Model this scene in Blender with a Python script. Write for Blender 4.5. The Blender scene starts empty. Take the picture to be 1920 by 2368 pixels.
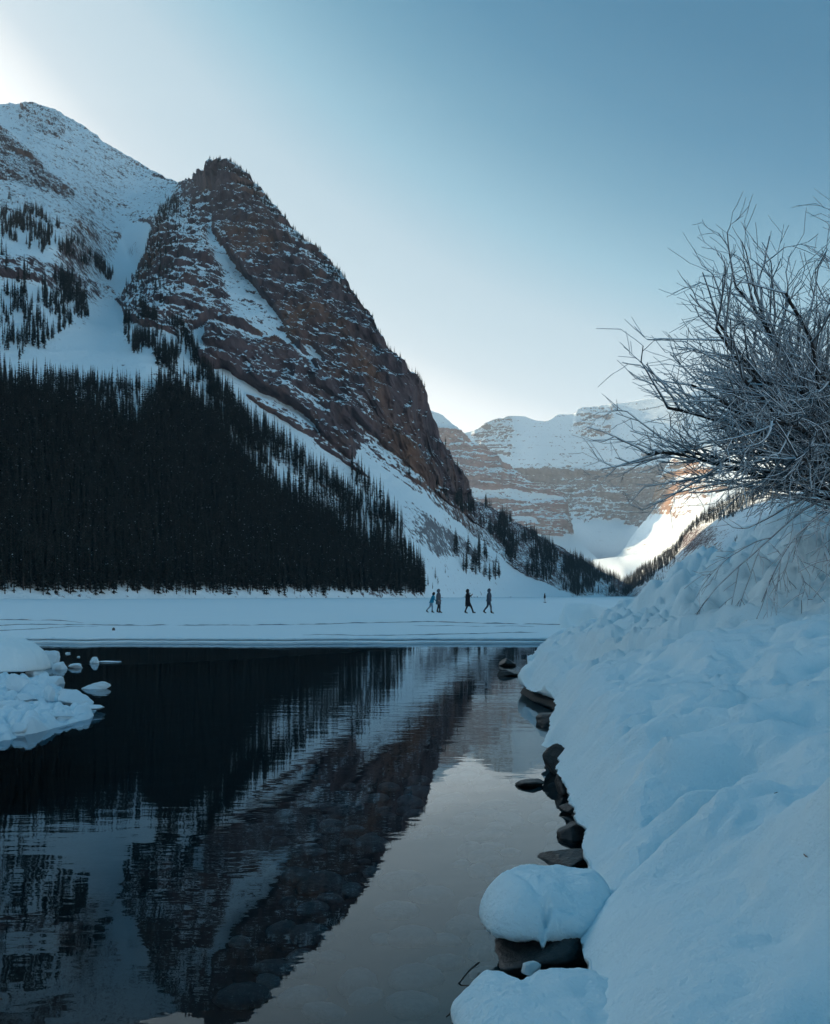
import bpy, bmesh, math, random
import numpy as np
from mathutils import Vector, Matrix

sc = bpy.context.scene
C = sc.collection
R = math.radians
random.seed(7)
rng = np.random.default_rng(11)

# ------------------------------------------------------------------ camera, sky, sun, exposure
F = 2300.0                 # focal length in pixels of a 1920 px wide picture
HX, HY = 960.0, 1378.0     # principal column, horizon row
EYE = 1.25                 # eye height above the lake ice
WATER = -0.15

cam = bpy.data.cameras.new('camera')
cam.sensor_fit = 'HORIZONTAL'; cam.sensor_width = 36.0
cam.lens = F / 1920.0 * 36.0
cam.shift_y = (HY - 1184.0) / 1920.0
cam.clip_start = 0.05; cam.clip_end = 60000.0
cam_o = bpy.data.objects.new('camera', cam); C.objects.link(cam_o)
cam_o.location = (0, 0, EYE); cam_o.rotation_euler = (R(90), 0, 0)
sc.camera = cam_o

SUN_AZ, SUN_EL = -52.0, 17.0       # degrees: left of the view axis, above the horizon
world = bpy.data.worlds.new('World'); sc.world = world; world.use_nodes = True
wt = world.node_tree; wt.nodes.clear()
sky = wt.nodes.new('ShaderNodeTexSky'); sky.sky_type = 'NISHITA'; sky.sun_disc = False
sky.sun_elevation = R(SUN_EL); sky.sun_rotation = R(SUN_AZ)
sky.altitude = 1700; sky.air_density = 1.0; sky.dust_density = 4.0; sky.ozone_density = 2.2
# tone of the clear winter sky: deep teal overhead and away from the sun, paling to white towards the sun and the horizon
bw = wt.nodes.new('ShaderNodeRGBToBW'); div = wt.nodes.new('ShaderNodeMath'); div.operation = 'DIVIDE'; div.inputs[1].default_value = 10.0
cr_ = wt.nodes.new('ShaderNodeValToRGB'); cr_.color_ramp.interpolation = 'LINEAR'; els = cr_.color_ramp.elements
stops_ = [(0.0, (.0, .100, .203)), (1.30, (.0, .100, .203)), (1.50, (.003, .109, .217)), (1.72, (.025, .150, .265)), (1.95, (.075, .220, .33)), (2.25, (.18, .34, .44)), (2.62, (.325, .432, .505)), (2.95, (.37, .465, .53)), (3.25, (.43, .505, .56)), (3.5, (.59, .625, .65)), (4.0, (.82, .85, .87)), (6.0, (2.7, 2.8, 2.8)), (9.5, (3.5, 3.5, 3.5))]  # stops nearest the sun, out of view, raised to brighten the shaded snow
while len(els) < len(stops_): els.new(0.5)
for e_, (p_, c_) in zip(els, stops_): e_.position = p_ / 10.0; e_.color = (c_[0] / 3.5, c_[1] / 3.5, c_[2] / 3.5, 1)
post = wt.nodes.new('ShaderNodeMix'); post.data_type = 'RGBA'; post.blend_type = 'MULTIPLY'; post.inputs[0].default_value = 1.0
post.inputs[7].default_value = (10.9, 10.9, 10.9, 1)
bg = wt.nodes.new('ShaderNodeBackground'); bg.inputs[1].default_value = 0.15
wo = wt.nodes.new('ShaderNodeOutputWorld')
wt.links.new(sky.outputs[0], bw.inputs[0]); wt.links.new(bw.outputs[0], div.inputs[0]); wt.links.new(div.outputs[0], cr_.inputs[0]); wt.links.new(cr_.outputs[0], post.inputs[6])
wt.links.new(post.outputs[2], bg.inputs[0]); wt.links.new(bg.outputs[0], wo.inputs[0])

sun = bpy.data.lights.new('sun', 'SUN'); sun.energy = 3.0; sun.angle = R(0.5); sun.color = (1.0, 0.74, 0.48)
sun_o = bpy.data.objects.new('sun', sun); C.objects.link(sun_o)
sd = Vector((math.sin(R(SUN_AZ)) * math.cos(R(SUN_EL)), math.cos(R(SUN_AZ)) * math.cos(R(SUN_EL)), math.sin(R(SUN_EL))))
sun_o.rotation_euler = sd.to_track_quat('Z', 'Y').to_euler()
sun_o.location = sd * 3000

sc.view_settings.view_transform = 'Standard'; sc.view_settings.look = 'None'
sc.view_settings.exposure = 1.6; sc.view_settings.gamma = 1.0
sc.view_settings.use_curve_mapping = False
sc.cycles.use_denoising = True
sc.cycles.max_bounces = 7; sc.cycles.diffuse_bounces = 3; sc.cycles.glossy_bounces = 3
sc.cycles.transparent_max_bounces = 8; sc.cycles.volume_bounces = 1; sc.cycles.transmission_bounces = 2

# ------------------------------------------------------------------ helpers
def P(px, py, Y):
    """a point at depth Y (metres) seen at that pixel of the photograph"""
    return ((px - HX) / F * Y, Y, EYE - (py - HY) / F * Y)

_pr = np.random.default_rng(3)
PERM = _pr.permutation(256).astype(np.int16); PERM = np.concatenate([PERM, PERM, PERM])
GRAD = _pr.normal(size=(256, 3)); GRAD /= np.linalg.norm(GRAD, axis=1)[:, None]
G0, G1, G2 = (np.ascontiguousarray(GRAD[:, k] * 1.5, dtype=np.float32) for k in range(3))
def perlin(x, y, z):
    x, y, z = np.broadcast_arrays(np.asarray(x, np.float32), np.asarray(y, np.float32), np.asarray(z, np.float32))
    shp = x.shape; x = x.ravel(); y = y.ravel(); z = z.ravel()
    fx = np.floor(x); fy = np.floor(y); fz = np.floor(z)
    xf = x - fx; yf = y - fy; zf = z - fz
    xi = fx.astype(np.int32) & 255; yi = fy.astype(np.int32) & 255; zi = fz.astype(np.int32) & 255
    u = xf * xf * (3 - 2 * xf); v = yf * yf * (3 - 2 * yf); w = zf * zf * (3 - 2 * zf)
    def g(ab, c, dx, dy):
        h = PERM[ab + zi + c]
        return G0[h] * dx + G1[h] * dy + G2[h] * (zf - c)
    A = PERM[xi].astype(np.int32) + yi; B = PERM[xi + 1].astype(np.int32) + yi
    aa = PERM[A].astype(np.int32); ab = PERM[A + 1].astype(np.int32); ba = PERM[B].astype(np.int32); bb = PERM[B + 1].astype(np.int32)
    def plane(c):
        p = g(aa, c, xf, yf); p += u * (g(ba, c, xf - 1, yf) - p)
        q = g(ab, c, xf, yf - 1); q += u * (g(bb, c, xf - 1, yf - 1) - q)
        p += v * (q - p); return p
    r = plane(0); r += w * (plane(1) - r)
    return r.reshape(shp)
def fbm(x, y, z, octs=4, gain=0.5, ridged=False):
    s = 0.0; a = 1.0; f = 1.0; t = 0.0
    for k in range(octs):
        n = perlin(x * f + 17.3 * k, y * f + 5.1 * k, z * f + 9.7 * k)
        if ridged: n = 1 - 2 * np.abs(n)
        s = s + a * n; t += a; a *= gain; f *= 2.03
    return s / t
def cells(x, y, seed=0):
    """rounded lumps: 1 at a cell's centre, 0 at its edge; plus a random number for each cell"""
    xi = np.floor(x).astype(int); yi = np.floor(y).astype(int)
    best = np.full(x.shape, 9.0); sec = np.full(x.shape, 9.0); rid = np.zeros(x.shape)
    for a in (-1, 0, 1):
        for b in (-1, 0, 1):
            h = PERM[PERM[(xi + a + seed) & 255] + ((yi + b) & 255)]
            jx = GRAD[h][..., 0] * 0.4 + 0.5; jy = GRAD[h][..., 1] * 0.4 + 0.5
            d = (xi + a + jx - x) ** 2 + (yi + b + jy - y) ** 2
            sec = np.where(d < best, best, np.minimum(sec, d))
            rid = np.where(d < best, h / 255.0, rid); best = np.minimum(best, d)
    return np.sqrt(sec) - np.sqrt(best), rid
def clods(x, y, seed=0):
    """rounded clods of uneven size lying against each other"""
    xi = np.floor(x).astype(int); yi = np.floor(y).astype(int); out = np.zeros(x.shape)
    for a in (-1, 0, 1):
        for b in (-1, 0, 1):
            h = PERM[PERM[(xi + a + seed) & 255].astype(int) + ((yi + b) & 255)]; g2 = GRAD[h]
            r = .32 + .42 * ((h * 37 % 256) / 255.0) ** 1.5
            d = ((xi + a + .5 + .42 * g2[..., 0] - x) ** 2 + (yi + b + .5 + .42 * g2[..., 1] - y) ** 2) / r ** 2
            out = np.maximum(out, np.sqrt(np.maximum(0, 1 - d)) * r * (.55 + .6 * ((h * 91 % 256) / 255.0)))
    return out

def smooth(a, b, x):
    t = np.clip((x - a) / (b - a), 0, 1); return t * t * (3 - 2 * t)
def in_poly(px, py, poly):
    r = np.zeros(np.shape(px), bool); n = len(poly)
    for i in range(n):
        x1, y1 = poly[i]; x2, y2 = poly[(i + 1) % n]
        if y1 == y2: continue
        c = ((y1 > py) != (y2 > py)) & (px < (x2 - x1) * (py - y1) / (y2 - y1) + x1)
        r ^= c
    return r
def blur(a, r):
    for ax in (0, 1):
        for _ in range(2):
            p = np.concatenate([np.repeat(np.take(a, [0], ax), r + 1, ax), a, np.repeat(np.take(a, [-1], ax), r, ax)], ax)
            c = np.cumsum(p, ax); n = a.shape[ax]
            a = (np.take(c, range(2 * r + 1, 2 * r + 1 + n), ax) - np.take(c, range(0, n), ax)) / (2 * r + 1)
    return a
def rbf(ctrl):
    c = np.array(ctrl, float); p = c[:, :2] / 1000.0; n = len(p)
    K = np.sqrt(((p[:, None] - p[None]) ** 2).sum(-1) + 1e-4)
    A = np.zeros((n + 3, n + 3)); A[:n, :n] = K; A[:n, n] = 1; A[:n, n + 1:] = p; A[n:, :n] = A[:n, n:].T
    w = np.linalg.solve(A, np.concatenate([np.log(c[:, 2]), [0, 0, 0]]))
    def f(x, y):
        x = np.asarray(x) / 1000.0; y = np.asarray(y) / 1000.0
        s = w[n] + w[n + 1] * x + w[n + 2] * y
        for i in range(n): s = s + w[i] * np.sqrt((x - p[i, 0]) ** 2 + (y - p[i, 1]) ** 2 + 1e-4)
        return np.exp(s)
    return f

def tag(o, label=None, cat=None, group=None, kind=None):
    if label: o['label'] = label
    if cat: o['category'] = cat
    if group: o['group'] = group
    if kind: o['kind'] = kind
    return o
def link(name, me, mat=None, parent=None):
    o = bpy.data.objects.new(name, me); C.objects.link(o)
    if mat is not None:
        for m in (mat if isinstance(mat, (list, tuple)) else [mat]): me.materials.append(m)
    if parent is not None: o.parent = parent
    return o
def empty(name, loc=(0, 0, 0), rz=0.0):
    o = bpy.data.objects.new(name, None); C.objects.link(o); o.location = loc; o.rotation_euler = (0, 0, rz); o.empty_display_size = 0.1
    return o
def np_mesh(name, V, faces, attrs=None, shade=True, mats=None):
    me = bpy.data.meshes.new(name)
    V = np.ascontiguousarray(V, np.float32).reshape(-1, 3); faces = np.asarray(faces, np.int32); k = faces.shape[1]
    me.vertices.add(len(V)); me.vertices.foreach_set('co', V.ravel())
    me.loops.add(faces.size); me.loops.foreach_set('vertex_index', faces.ravel())
    me.polygons.add(len(faces)); me.polygons.foreach_set('loop_start', np.arange(0, faces.size, k, dtype=np.int32))
    if shade: me.polygons.foreach_set('use_smooth', np.ones(len(faces), bool))
    if mats is not None: me.polygons.foreach_set('material_index', np.asarray(mats, np.int32))
    for nm, a in (attrs or {}).items():
        at = me.attributes.new(nm, 'FLOAT', 'POINT'); at.data.foreach_set('value', np.ascontiguousarray(a, np.float32).ravel())
    me.update(calc_edges=True); me.validate()
    return me
def grid_faces(nr, nc, keep=None):
    i = np.arange((nr - 1) * (nc - 1)); r = i // (nc - 1); c = i % (nc - 1)
    f = np.stack([r * nc + c, r * nc + c + 1, (r + 1) * nc + c + 1, (r + 1) * nc + c], 1)
    return f if keep is None else f[keep.ravel()]
def grid_obj(name, V, mat, attrs=None, parent=None, keep=None, flip=False):
    nr, nc = V.shape[:2]; f = grid_faces(nr, nc, keep)
    if flip: f = f[:, ::-1]
    return link(name, np_mesh(name, V, f, attrs), mat, parent)

class NT:
    """a short way to write a material's nodes"""
    def __init__(self, name):
        self.m = bpy.data.materials.new(name); self.m.use_nodes = True
        self.t = self.m.node_tree; self.t.nodes.clear()
        self.out = self.t.nodes.new('ShaderNodeOutputMaterial')
    def n(self, typ, ins=None, **kw):
        nd = self.t.nodes.new('ShaderNode' + typ)
        for k, v in kw.items(): setattr(nd, k, v)
        for k, v in (ins or {}).items(): self.put(nd.inputs[k], v)
        return nd
    def put(self, sock, v):
        if hasattr(v, 'is_linked') or isinstance(v, bpy.types.NodeSocket): self.t.links.new(v, sock)
        else: sock.default_value = v
    def math(self, op, a, b=0.0, c=0.0, clamp=False):
        nd = self.n('Math', {0: a, 1: b, 2: c}, operation=op); nd.use_clamp = clamp; return nd.outputs[0]
    def mix(self, f, a, b, blend='MIX'):
        nd = self.n('Mix', data_type='RGBA', blend_type=blend)
        self.put(nd.inputs[0], f); self.put(nd.inputs[6], a); self.put(nd.inputs[7], b); return nd.outputs[2]
    def coords(self, scale=(1, 1, 1), kind='Object'):
        tc = self.n('TexCoord'); mp = self.n('Mapping', {'Vector': tc.outputs[kind], 'Scale': scale}); return mp.outputs[0]
    def noise(self, vec, scale, detail=4.0, rough=0.55, out=0, dist=0.0):
        nd = self.n('TexNoise', {'Vector': vec, 'Scale': scale, 'Detail': detail, 'Roughness': rough, 'Distortion': dist}); return nd.outputs[out]
    def ramp(self, f, stops):
        nd = self.n('ValToRGB', {0: f}); e = nd.color_ramp.elements
        while len(e) < len(stops): e.new(0.5)
        for i, (p, c) in enumerate(stops): e[i].position = p; e[i].color = (*c, 1) if len(c) == 3 else c
        return nd.outputs[0]
    def maprange(self, v, a, b, c=0.0, d=1.0):
        return self.n('MapRange', {0: v, 1: a, 2: b, 3: c, 4: d}).outputs[0]
    def bump(self, h, strength=0.5, dist=0.1, normal=None):
        nd = self.n('Bump', {'Height': h, 'Strength': strength, 'Distance': dist})
        if normal is not None: self.put(nd.inputs['Normal'], normal)
        return nd.outputs[0]
    def principled(self, color, rough=0.8, normal=None, spec=0.3, **kw):
        nd = self.n('BsdfPrincipled', {'Base Color': color, 'Roughness': rough, 'Specular IOR Level': spec})
        if normal is not None: self.put(nd.inputs['Normal'], normal)
        for k, v in kw.items(): self.put(nd.inputs[k], v)
        self.t.links.new(nd.outputs[0], self.out.inputs[0]); return nd
def c4(r, g, b): return (r, g, b, 1.0)
def plain(name, col, rough=0.8, var=0.25, scale=8.0, spec=0.3, bump=0.0, bdist=0.01):
    t = NT(name); v = t.coords(); n = t.noise(v, scale, 5)
    col_n = t.mix(n, c4(*[x * (1 - var) for x in col]), c4(*[min(1, x * (1 + var)) for x in col]))
    t.principled(col_n, rough, t.bump(n, bump, bdist) if bump else None, spec); return t.m

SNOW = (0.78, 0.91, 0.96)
def mountain_mat(name, fine, dark, mid, warm, k=1.0, amp=1.0, strata=0.0, strata_scale=0.02, bump_d=3.0, streak=(1, 1, 0.25)):
    """snow lying on rock: the 'rock' attribute says how bare the ground is, steep ground sheds snow"""
    t = NT(name); v = t.coords()
    n1 = t.noise(v, fine, 4, 0.72)
    n0 = t.noise(v, fine * 0.2, 4, 0.6)
    rock = t.n('Attribute', attribute_name='rock').outputs['Fac']
    dark_floor = t.n('Attribute', attribute_name='dark_floor').outputs['Fac']
    grey = t.n('Attribute', attribute_name='grey').outputs['Fac']
    nz = t.n('SeparateXYZ', {0: t.n('NewGeometry').outputs['Normal']}).outputs[2]
    val = t.math('MULTIPLY_ADD', t.math('SUBTRACT', n1, 0.5), 2.1 * amp, rock)
    val = t.math('MULTIPLY_ADD', t.math('SUBTRACT', n0, 0.5), 0.75 * amp, val)
    val = t.math('MULTIPLY_ADD', t.math('SUBTRACT', 0.72, nz), k, val)
    if strata:
        sv = t.coords((strata_scale * 0.06, strata_scale * 0.06, strata_scale))
        s = t.noise(sv, 1.0, 4, 0.6)
        val = t.math('MULTIPLY_ADD', t.math('SUBTRACT', s, 0.5), strata, val)
    m = t.maprange(val, 0.46, 0.56)
    vs = t.coords(streak)
    c1 = t.noise(vs, fine * 0.35, 6, 0.7); c2 = t.noise(vs, fine * 0.07, 5, 0.65)
    rc = t.ramp(c1, [(0.30, dark), (0.55, mid), (0.75, tuple(x * 1.35 for x in mid))])
    rc = t.mix(t.math('MULTIPLY', t.maprange(c2, 0.52, 0.68), 0.6), rc, c4(*warm))
    rc = t.mix(grey, rc, c4(0.16, 0.17, 0.185))
    sn = t.mix(n1, c4(*[x * 0.93 for x in SNOW]), c4(*SNOW))
    col = t.mix(m, sn, rc)
    col = t.mix(dark_floor, col, t.mix(n1, c4(0.012, 0.013, 0.012), c4(0.03, 0.028, 0.024)))  # ground under the forest coloured near black in place of snow
    b = t.bump(n1, 0.7, bump_d)
    t.principled(col, 0.9, b, 0.1)
    return t.m

# ------------------------------------------------------------------ mountains
def relief(name, mat, px0, px1, nx, ny, crest, base, depth, rock_fn, disp_fn, vpow=1.0, back=0.62, back_len=900.0, ragged=0.0):
    """the near side of a mountain, built row by row from its foot to its crest, and the slope falling away behind"""
    px = (np.linspace(px0, px1, nx) if not hasattr(px0, 'shape') else px0)[None, :].repeat(ny, 0); nx = px.shape[1]
    v = (np.linspace(0, 1, ny) ** vpow)[:, None].repeat(nx, 1)
    cr = np.interp(px[0], *zip(*crest)); cr = np.convolve(np.pad(cr, 2, mode='edge'), [.1, .2, .4, .2, .1], 'valid'); ba = base(px[0]) if callable(base) else np.interp(px[0], *zip(*base))
    if ragged:
        cr = cr + ragged * fbm(px[0] / 23.0, px[0] * 0 + 3.7, px[0] * 0, 5, 0.6)
    py = ba[None] * (1 - v) + cr[None] * v
    Y = depth(px, py)
    X = (px - HX) / F * Y; Z = EYE - (py - HY) / F * Y
    a = rock_fn(px, py, X, Y, Z)
    dx, dy, dz = disp_fn(px, py, X, Y, Z, a)
    edge = np.clip(v * 18, 0, 1)
    V = np.stack([X + dx * edge, Y + dy * edge, Z + dz * edge], -1)
    top = V[-1]; rows = []; nb = 26
    for i in range(1, nb + 1):
        s = back_len * (i / nb) ** 1.7
        Yb = top[:, 1] + s
        Xb = top[:, 0] * (1 + s / np.maximum(top[:, 1], 1))
        nz = fbm(Xb / 120.0, Yb / 120.0, 0 * Xb + 1.5, 4) * min(1, i / 6.0) * back_len * 0.035
        rows.append(np.stack([Xb, Yb, np.maximum(top[:, 2] - s * back + nz, -6.0)], -1))
    Vb = np.concatenate([V, np.stack(rows)], 0)
    at = {k: np.concatenate([q, np.repeat(q[-1:], nb, 0)], 0) for k, q in a.items() if k in ('rock', 'dark_floor', 'grey')}
    z0 = np.zeros(Vb.shape[:2])
    for k in ('rock', 'dark_floor', 'grey'): at.setdefault(k, z0)
    o = grid_obj(name, Vb, mat, at)
    tag(o, kind='structure')
    return dict(obj=o, V=V, px=px, py=py, **a)
def paint(px, py, polys, start=0.0, rough=9.0, r=2):
    """a ground-cover map from outlines whose edges are made ragged"""
    qx = px + rough * fbm(px / 26.0, py / 26.0, 0 * px, 4, 0.6); qy = py + rough * fbm(px / 26.0, py / 26.0, 0 * px + 8.3, 4, 0.6)
    m = np.full(px.shape, float(start))
    for val, poly in polys: m = np.where(in_poly(qx, qy, poly), val, m)
    return blur(m, r) if r else m

def shore_Y(px): return 322.0 / (0.503 - (np.minimum(px, 1440) - HX) / F)
# --- the left massif: snow dome behind, rock peak in front, forested foot
CREST1 = [(-500, 420), (-300, 330), (-120, 262), (0, 248), (80, 243), (130, 258), (180, 286), (220, 312), (262, 345), (330, 382), (375, 412), (420, 428),
          (448, 418), (472, 405), (485, 392), (512, 383), (530, 380), (556, 388), (580, 418), (610, 452), (655, 505), (700, 552), (745, 588), (785, 628), (806, 662), (830, 705),
          (862, 745), (882, 792), (905, 815), (930, 850), (955, 878), (970, 886), (981, 898), (989, 922), (996, 952), (1004, 985), (1018, 1020), (1041, 1055), (1067, 1093), (1086, 1135),
          (1094, 1160), (1113, 1164), (1166, 1193), (1216, 1222), (1257, 1248), (1295, 1267), (1337, 1291), (1364, 1308), (1394, 1325), (1432, 1344), (1463, 1354), (1490, 1372)]
D1 = []
for q in (-500, -200, 0, 150, 300, 450, 600, 750, 900, 1000, 1100, 1200, 1320, 1400):
    y = shore_Y(q) * (1.0 if q < 1000 else 1 + (q - 1000) / 900.0); D1.append((q, HY + 2.3 * F / y, y))
D1.append((1490, 1381, 1900))
D1 += [(-500, 900, 430), (-500, 420, 1500), (-200, 880, 500), (-200, 560, 820), (-200, 330, 1750),
       (0, 1150, 432), (0, 870, 566), (0, 700, 730), (0, 500, 980), (0, 380, 1350), (0, 248, 2000), (80, 243, 2100), (100, 400, 1450), (150, 560, 960), (150, 700, 800),
       (200, 900, 590), (200, 330, 1950), (262, 500, 1500), (300, 600, 1320), (290, 690, 1050), (250, 780, 780), (330, 382, 2050), (380, 470, 1700), (420, 428, 1900),
       (350, 600, 1120), (330, 720, 830), (340, 860, 640), (400, 520, 1180), (430, 640, 950), (440, 760, 820),
       (475, 402, 1330), (530, 381, 1250), (520, 520, 1130), (560, 640, 1000), (520, 800, 800), (500, 930, 680), (480, 1150, 560),
       (610, 452, 1210), (660, 600, 1040), (640, 760, 900), (620, 900, 775), (620, 1010, 700), (640, 1180, 600), (700, 552, 1110), (760, 700, 980), (740, 860, 860), (720, 1000, 745),
       (806, 660, 1010), (830, 860, 905), (830, 1040, 790), (800, 1180, 680), (882, 792, 960), (900, 950, 890), (890, 1110, 780), (957, 880, 950), (991, 907, 970), (980, 1080, 880),
       (1010, 1010, 1000), (1000, 1190, 800), (1000, 1290, 730), (1060, 1090, 1030), (1060, 1180, 950), (1094, 1160, 1110), (1100, 1240, 985), (1150, 1300, 1010), (1166, 1193, 1280),
       (1200, 1300, 1150), (1257, 1248, 1470), (1280, 1320, 1330), (1364, 1308, 1680), (1463, 1354, 1880)]
depth1 = rbf(D1)
FOREST = [(-520, 860), (-200, 890), (0, 905), (70, 918), (147, 928), (203, 950), (258, 975), (318, 990), (352, 945), (369, 915), (400, 905), (435, 925), (479, 968), (523, 1008), (553, 1058), (590, 1104),
          (640, 1142), (700, 1174), (760, 1220), (850, 1262), (915, 1302), (955, 1338), (985, 1379), (985, 1420), (-520, 1480)]
DENSE = FOREST
STRIP1 = [(560, 960), (600, 985), (680, 1040), (772, 1120), (850, 1165), (905, 1195), (930, 1250), (985, 1330), (975, 1345), (920, 1290), (850, 1235), (790, 1195), (720, 1135), (655, 1085), (600, 1040), (570, 1010)]
CLUMP = [(1040, 1262), (1060, 1258), (1090, 1275), (1110, 1268), (1130, 1300), (1155, 1330), (1162, 1350), (1120, 1350), (1085, 1335), (1055, 1310), (1038, 1300)]
LOWRIDGE = [(1000, 1140), (1090, 1150), (1113, 1160), (1166, 1190), (1216, 1216), (1257, 1243), (1295, 1262), (1337, 1286), (1364, 1304), (1400, 1326), (1440, 1345), (1490, 1368), (1490, 1378),
            (1330, 1377), (1270, 1350), (1215, 1330), (1170, 1300), (1165, 1270), (1120, 1225), (1060, 1180)]
LEFTTREES = [(0, 500), (40, 480), (90, 500), (150, 540), (220, 590), (280, 650), (285, 672), (235, 640), (180, 605), (120, 590), (60, 600), (0, 610)]
LEFTLOW = [(0, 640), (60, 640), (110, 660), (170, 660), (215, 690), (205, 730), (165, 760), (120, 800), (100, 830), (60, 840), (0, 860)]
MIDTREES = [(380, 460), (420, 470), (430, 520), (420, 600), (440, 690), (400, 730), (350, 690), (300, 700), (330, 640), (360, 560)]
MIDLOW = [(290, 740), (340, 730), (420, 760), (450, 800), (470, 850), (500, 900), (520, 940), (480, 935), (435, 885), (390, 865), (340, 850), (300, 800)]
def rock1(px, py, X, Y, Z):
    m = paint(px, py, [
        (0.33, [(-600, 0), (1600, 0), (1600, 1500), (-600, 1500)]),
        (0.43, [(-200, 200), (90, 235), (230, 310), (425, 420), (420, 470), (330, 600), (260, 560), (120, 440), (60, 330), (0, 270)]),   # snow dome
        (0.52, [(60, 235), (110, 250), (150, 275), (150, 320), (80, 320), (50, 275)]),
        (0.43, [(150, 280), (260, 340), (330, 385), (380, 420), (330, 430), (240, 400), (160, 330)]),
        (0.62, [(-100, 260), (0, 285), (70, 350), (120, 405), (180, 450), (170, 470), (100, 450), (0, 420), (-100, 380)]),      # dark rib at the left edge
        (0.46, [(0, 420), (100, 450), (200, 500), (240, 560), (120, 540), (0, 480)]),
        (0.50, [(0, 590), (90, 605), (180, 640), (290, 680), (300, 700), (200, 690), (100, 660), (0, 640)]),                      # ledge band
        (0.02, [(300, 520), (350, 520), (350, 590), (325, 660), (305, 690), (285, 650), (265, 600)]),                             # couloir
        (0.05, [(262, 720), (285, 730), (275, 790), (230, 800), (150, 800), (190, 770), (240, 740)]),
        (0.10, [(70, 850), (130, 830), (210, 825), (280, 850), (320, 900), (310, 950), (250, 925), (150, 890), (80, 880)]),
        (0.54, [(425, 425), (500, 385), (520, 440), (480, 560), (520, 640), (600, 700), (700, 800), (620, 780), (500, 740), (420, 780), (300, 740), (280, 700), (360, 560)]),  # mottled left face
        (0.62, [(480, 390), (530, 375), (620, 455), (700, 550), (820, 660), (880, 780), (960, 880), (1005, 930), (1010, 1010), (1100, 1150), (1090, 1190), (960, 1110), (900, 1060), (830, 1010),
                (815, 1060), (780, 1040), (700, 950), (600, 900), (520, 860), (470, 840), (490, 750), (600, 790), (680, 790), (640, 720), (570, 640), (500, 540), (500, 460)]),   # the cliff
        (0.50, [(580, 420), (620, 455), (700, 550), (830, 670), (800, 680), (700, 600), (620, 500)]),
        (0.40, [(510, 640), (560, 640), (640, 720), (670, 780), (720, 830), (750, 870), (700, 830), (620, 780), (540, 730)]),     # snowy ramp
        (0.35, [(690, 790), (730, 800), (760, 850), (720, 830)]),
        (0.48, [(560, 840), (590, 850), (590, 900), (560, 890)]), (0.45, [(690, 900), (740, 920), (760, 960), (700, 930)]),
        (0.50, [(930, 890), (990, 905), (1000, 960), (985, 980), (945, 930)]),
        (0.40, [(815, 960), (870, 1010), (950, 1080), (1040, 1140), (1000, 1140), (900, 1075), (830, 1010)]),
        (0.02, [(820, 1030), (850, 1055), (950, 1130), (1050, 1200), (1110, 1248), (1180, 1310), (1250, 1345), (1320, 1379), (985, 1382), (965, 1300), (930, 1230), (860, 1140), (822, 1075)]),  # avalanche fan
        (0.22, [(480, 870), (560, 960), (620, 1000), (760, 1100), (860, 1160), (820, 1080), (700, 985), (600, 905), (520, 850)]),
        (0.44, [(560, 905), (640, 930), (740, 1000), (815, 1060), (870, 1120), (810, 1080), (700, 1000), (600, 940)]),
    ], 0.3, 10.0, 2)
    grey = paint(px, py, [(1.0, [(895, 1140), (940, 1150), (1020, 1215), (1110, 1270), (1150, 1300), (1140, 1310), (1090, 1290), (1040, 1290), (980, 1270), (930, 1230)])], 0.0, 10.0, 5)
    m = m + grey * 0.36
    low = paint(px, py, [(1.0, LOWRIDGE)], 0.0, 8.0, 2)
    m = np.where(low > 0.4, 0.45, m)
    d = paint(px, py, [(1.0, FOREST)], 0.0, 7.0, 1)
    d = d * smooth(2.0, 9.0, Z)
    return dict(rock=m, dark_floor=np.maximum(d, 0.0), grey=np.clip(grey, 0, 1))
def disp1(px, py, X, Y, Z, a):
    r = smooth(0.28, 0.62, a['rock']) * (1 - a['grey'])
    big = fbm(X / 210.0, Y / 210.0, Z / 260.0, 4, 0.5)
    rib = fbm(X / 46.0, Y / 46.0, Z / 150.0, 5, 0.58, True) + .9 * fbm(X / 120.0 + 7, Y / 120.0, Z / 420.0, 3, 0.5, True)
    led = fbm(X / 90.0, Y / 90.0, (Z + 0.35 * X) / 17.0, 4, 0.55)
    fine = fbm(X / 13.0, Y / 13.0, Z / 13.0, 4, 0.6)
    dy = -(12 * big + r * (20 * rib + 15 * led + 6.0 * fine)) + (1 - r) * (-3.0 * rib - 1.0 * fine)
    dz = r * (5.0 * fine + 4.0 * led) + (1 - r) * 0.7 * fine
    dx = r * 6.0 * fbm(X / 30.0 + 50, Y / 30.0, Z / 40.0, 4, 0.6)
    calm = smooth(0.0, 40.0, Z)
    shore = smooth(.5, 3.0, Z) * smooth(30, 8, Z) * (px < 1000)
    return dx * calm, dy * calm, dz * calm + shore * (1.3 * fbm(X / 9.0, Y / 14.0, 0 * X, 4, .6) + 1.0)
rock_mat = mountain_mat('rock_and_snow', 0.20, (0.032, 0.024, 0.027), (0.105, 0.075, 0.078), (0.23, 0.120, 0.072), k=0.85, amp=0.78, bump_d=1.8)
PX1 = np.concatenate([np.linspace(-500, -24, 48), np.linspace(-20, 1490, 720)])
M1 = relief('mountain_left', rock_mat, PX1, 1490, 960, 500, CREST1, lambda q: np.interp(q, [d[0] for d in D1[:15]], [d[1] for d in D1[:15]]), depth1, rock1, disp1, ragged=7.0, back=0.62, back_len=1900.0)

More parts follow.
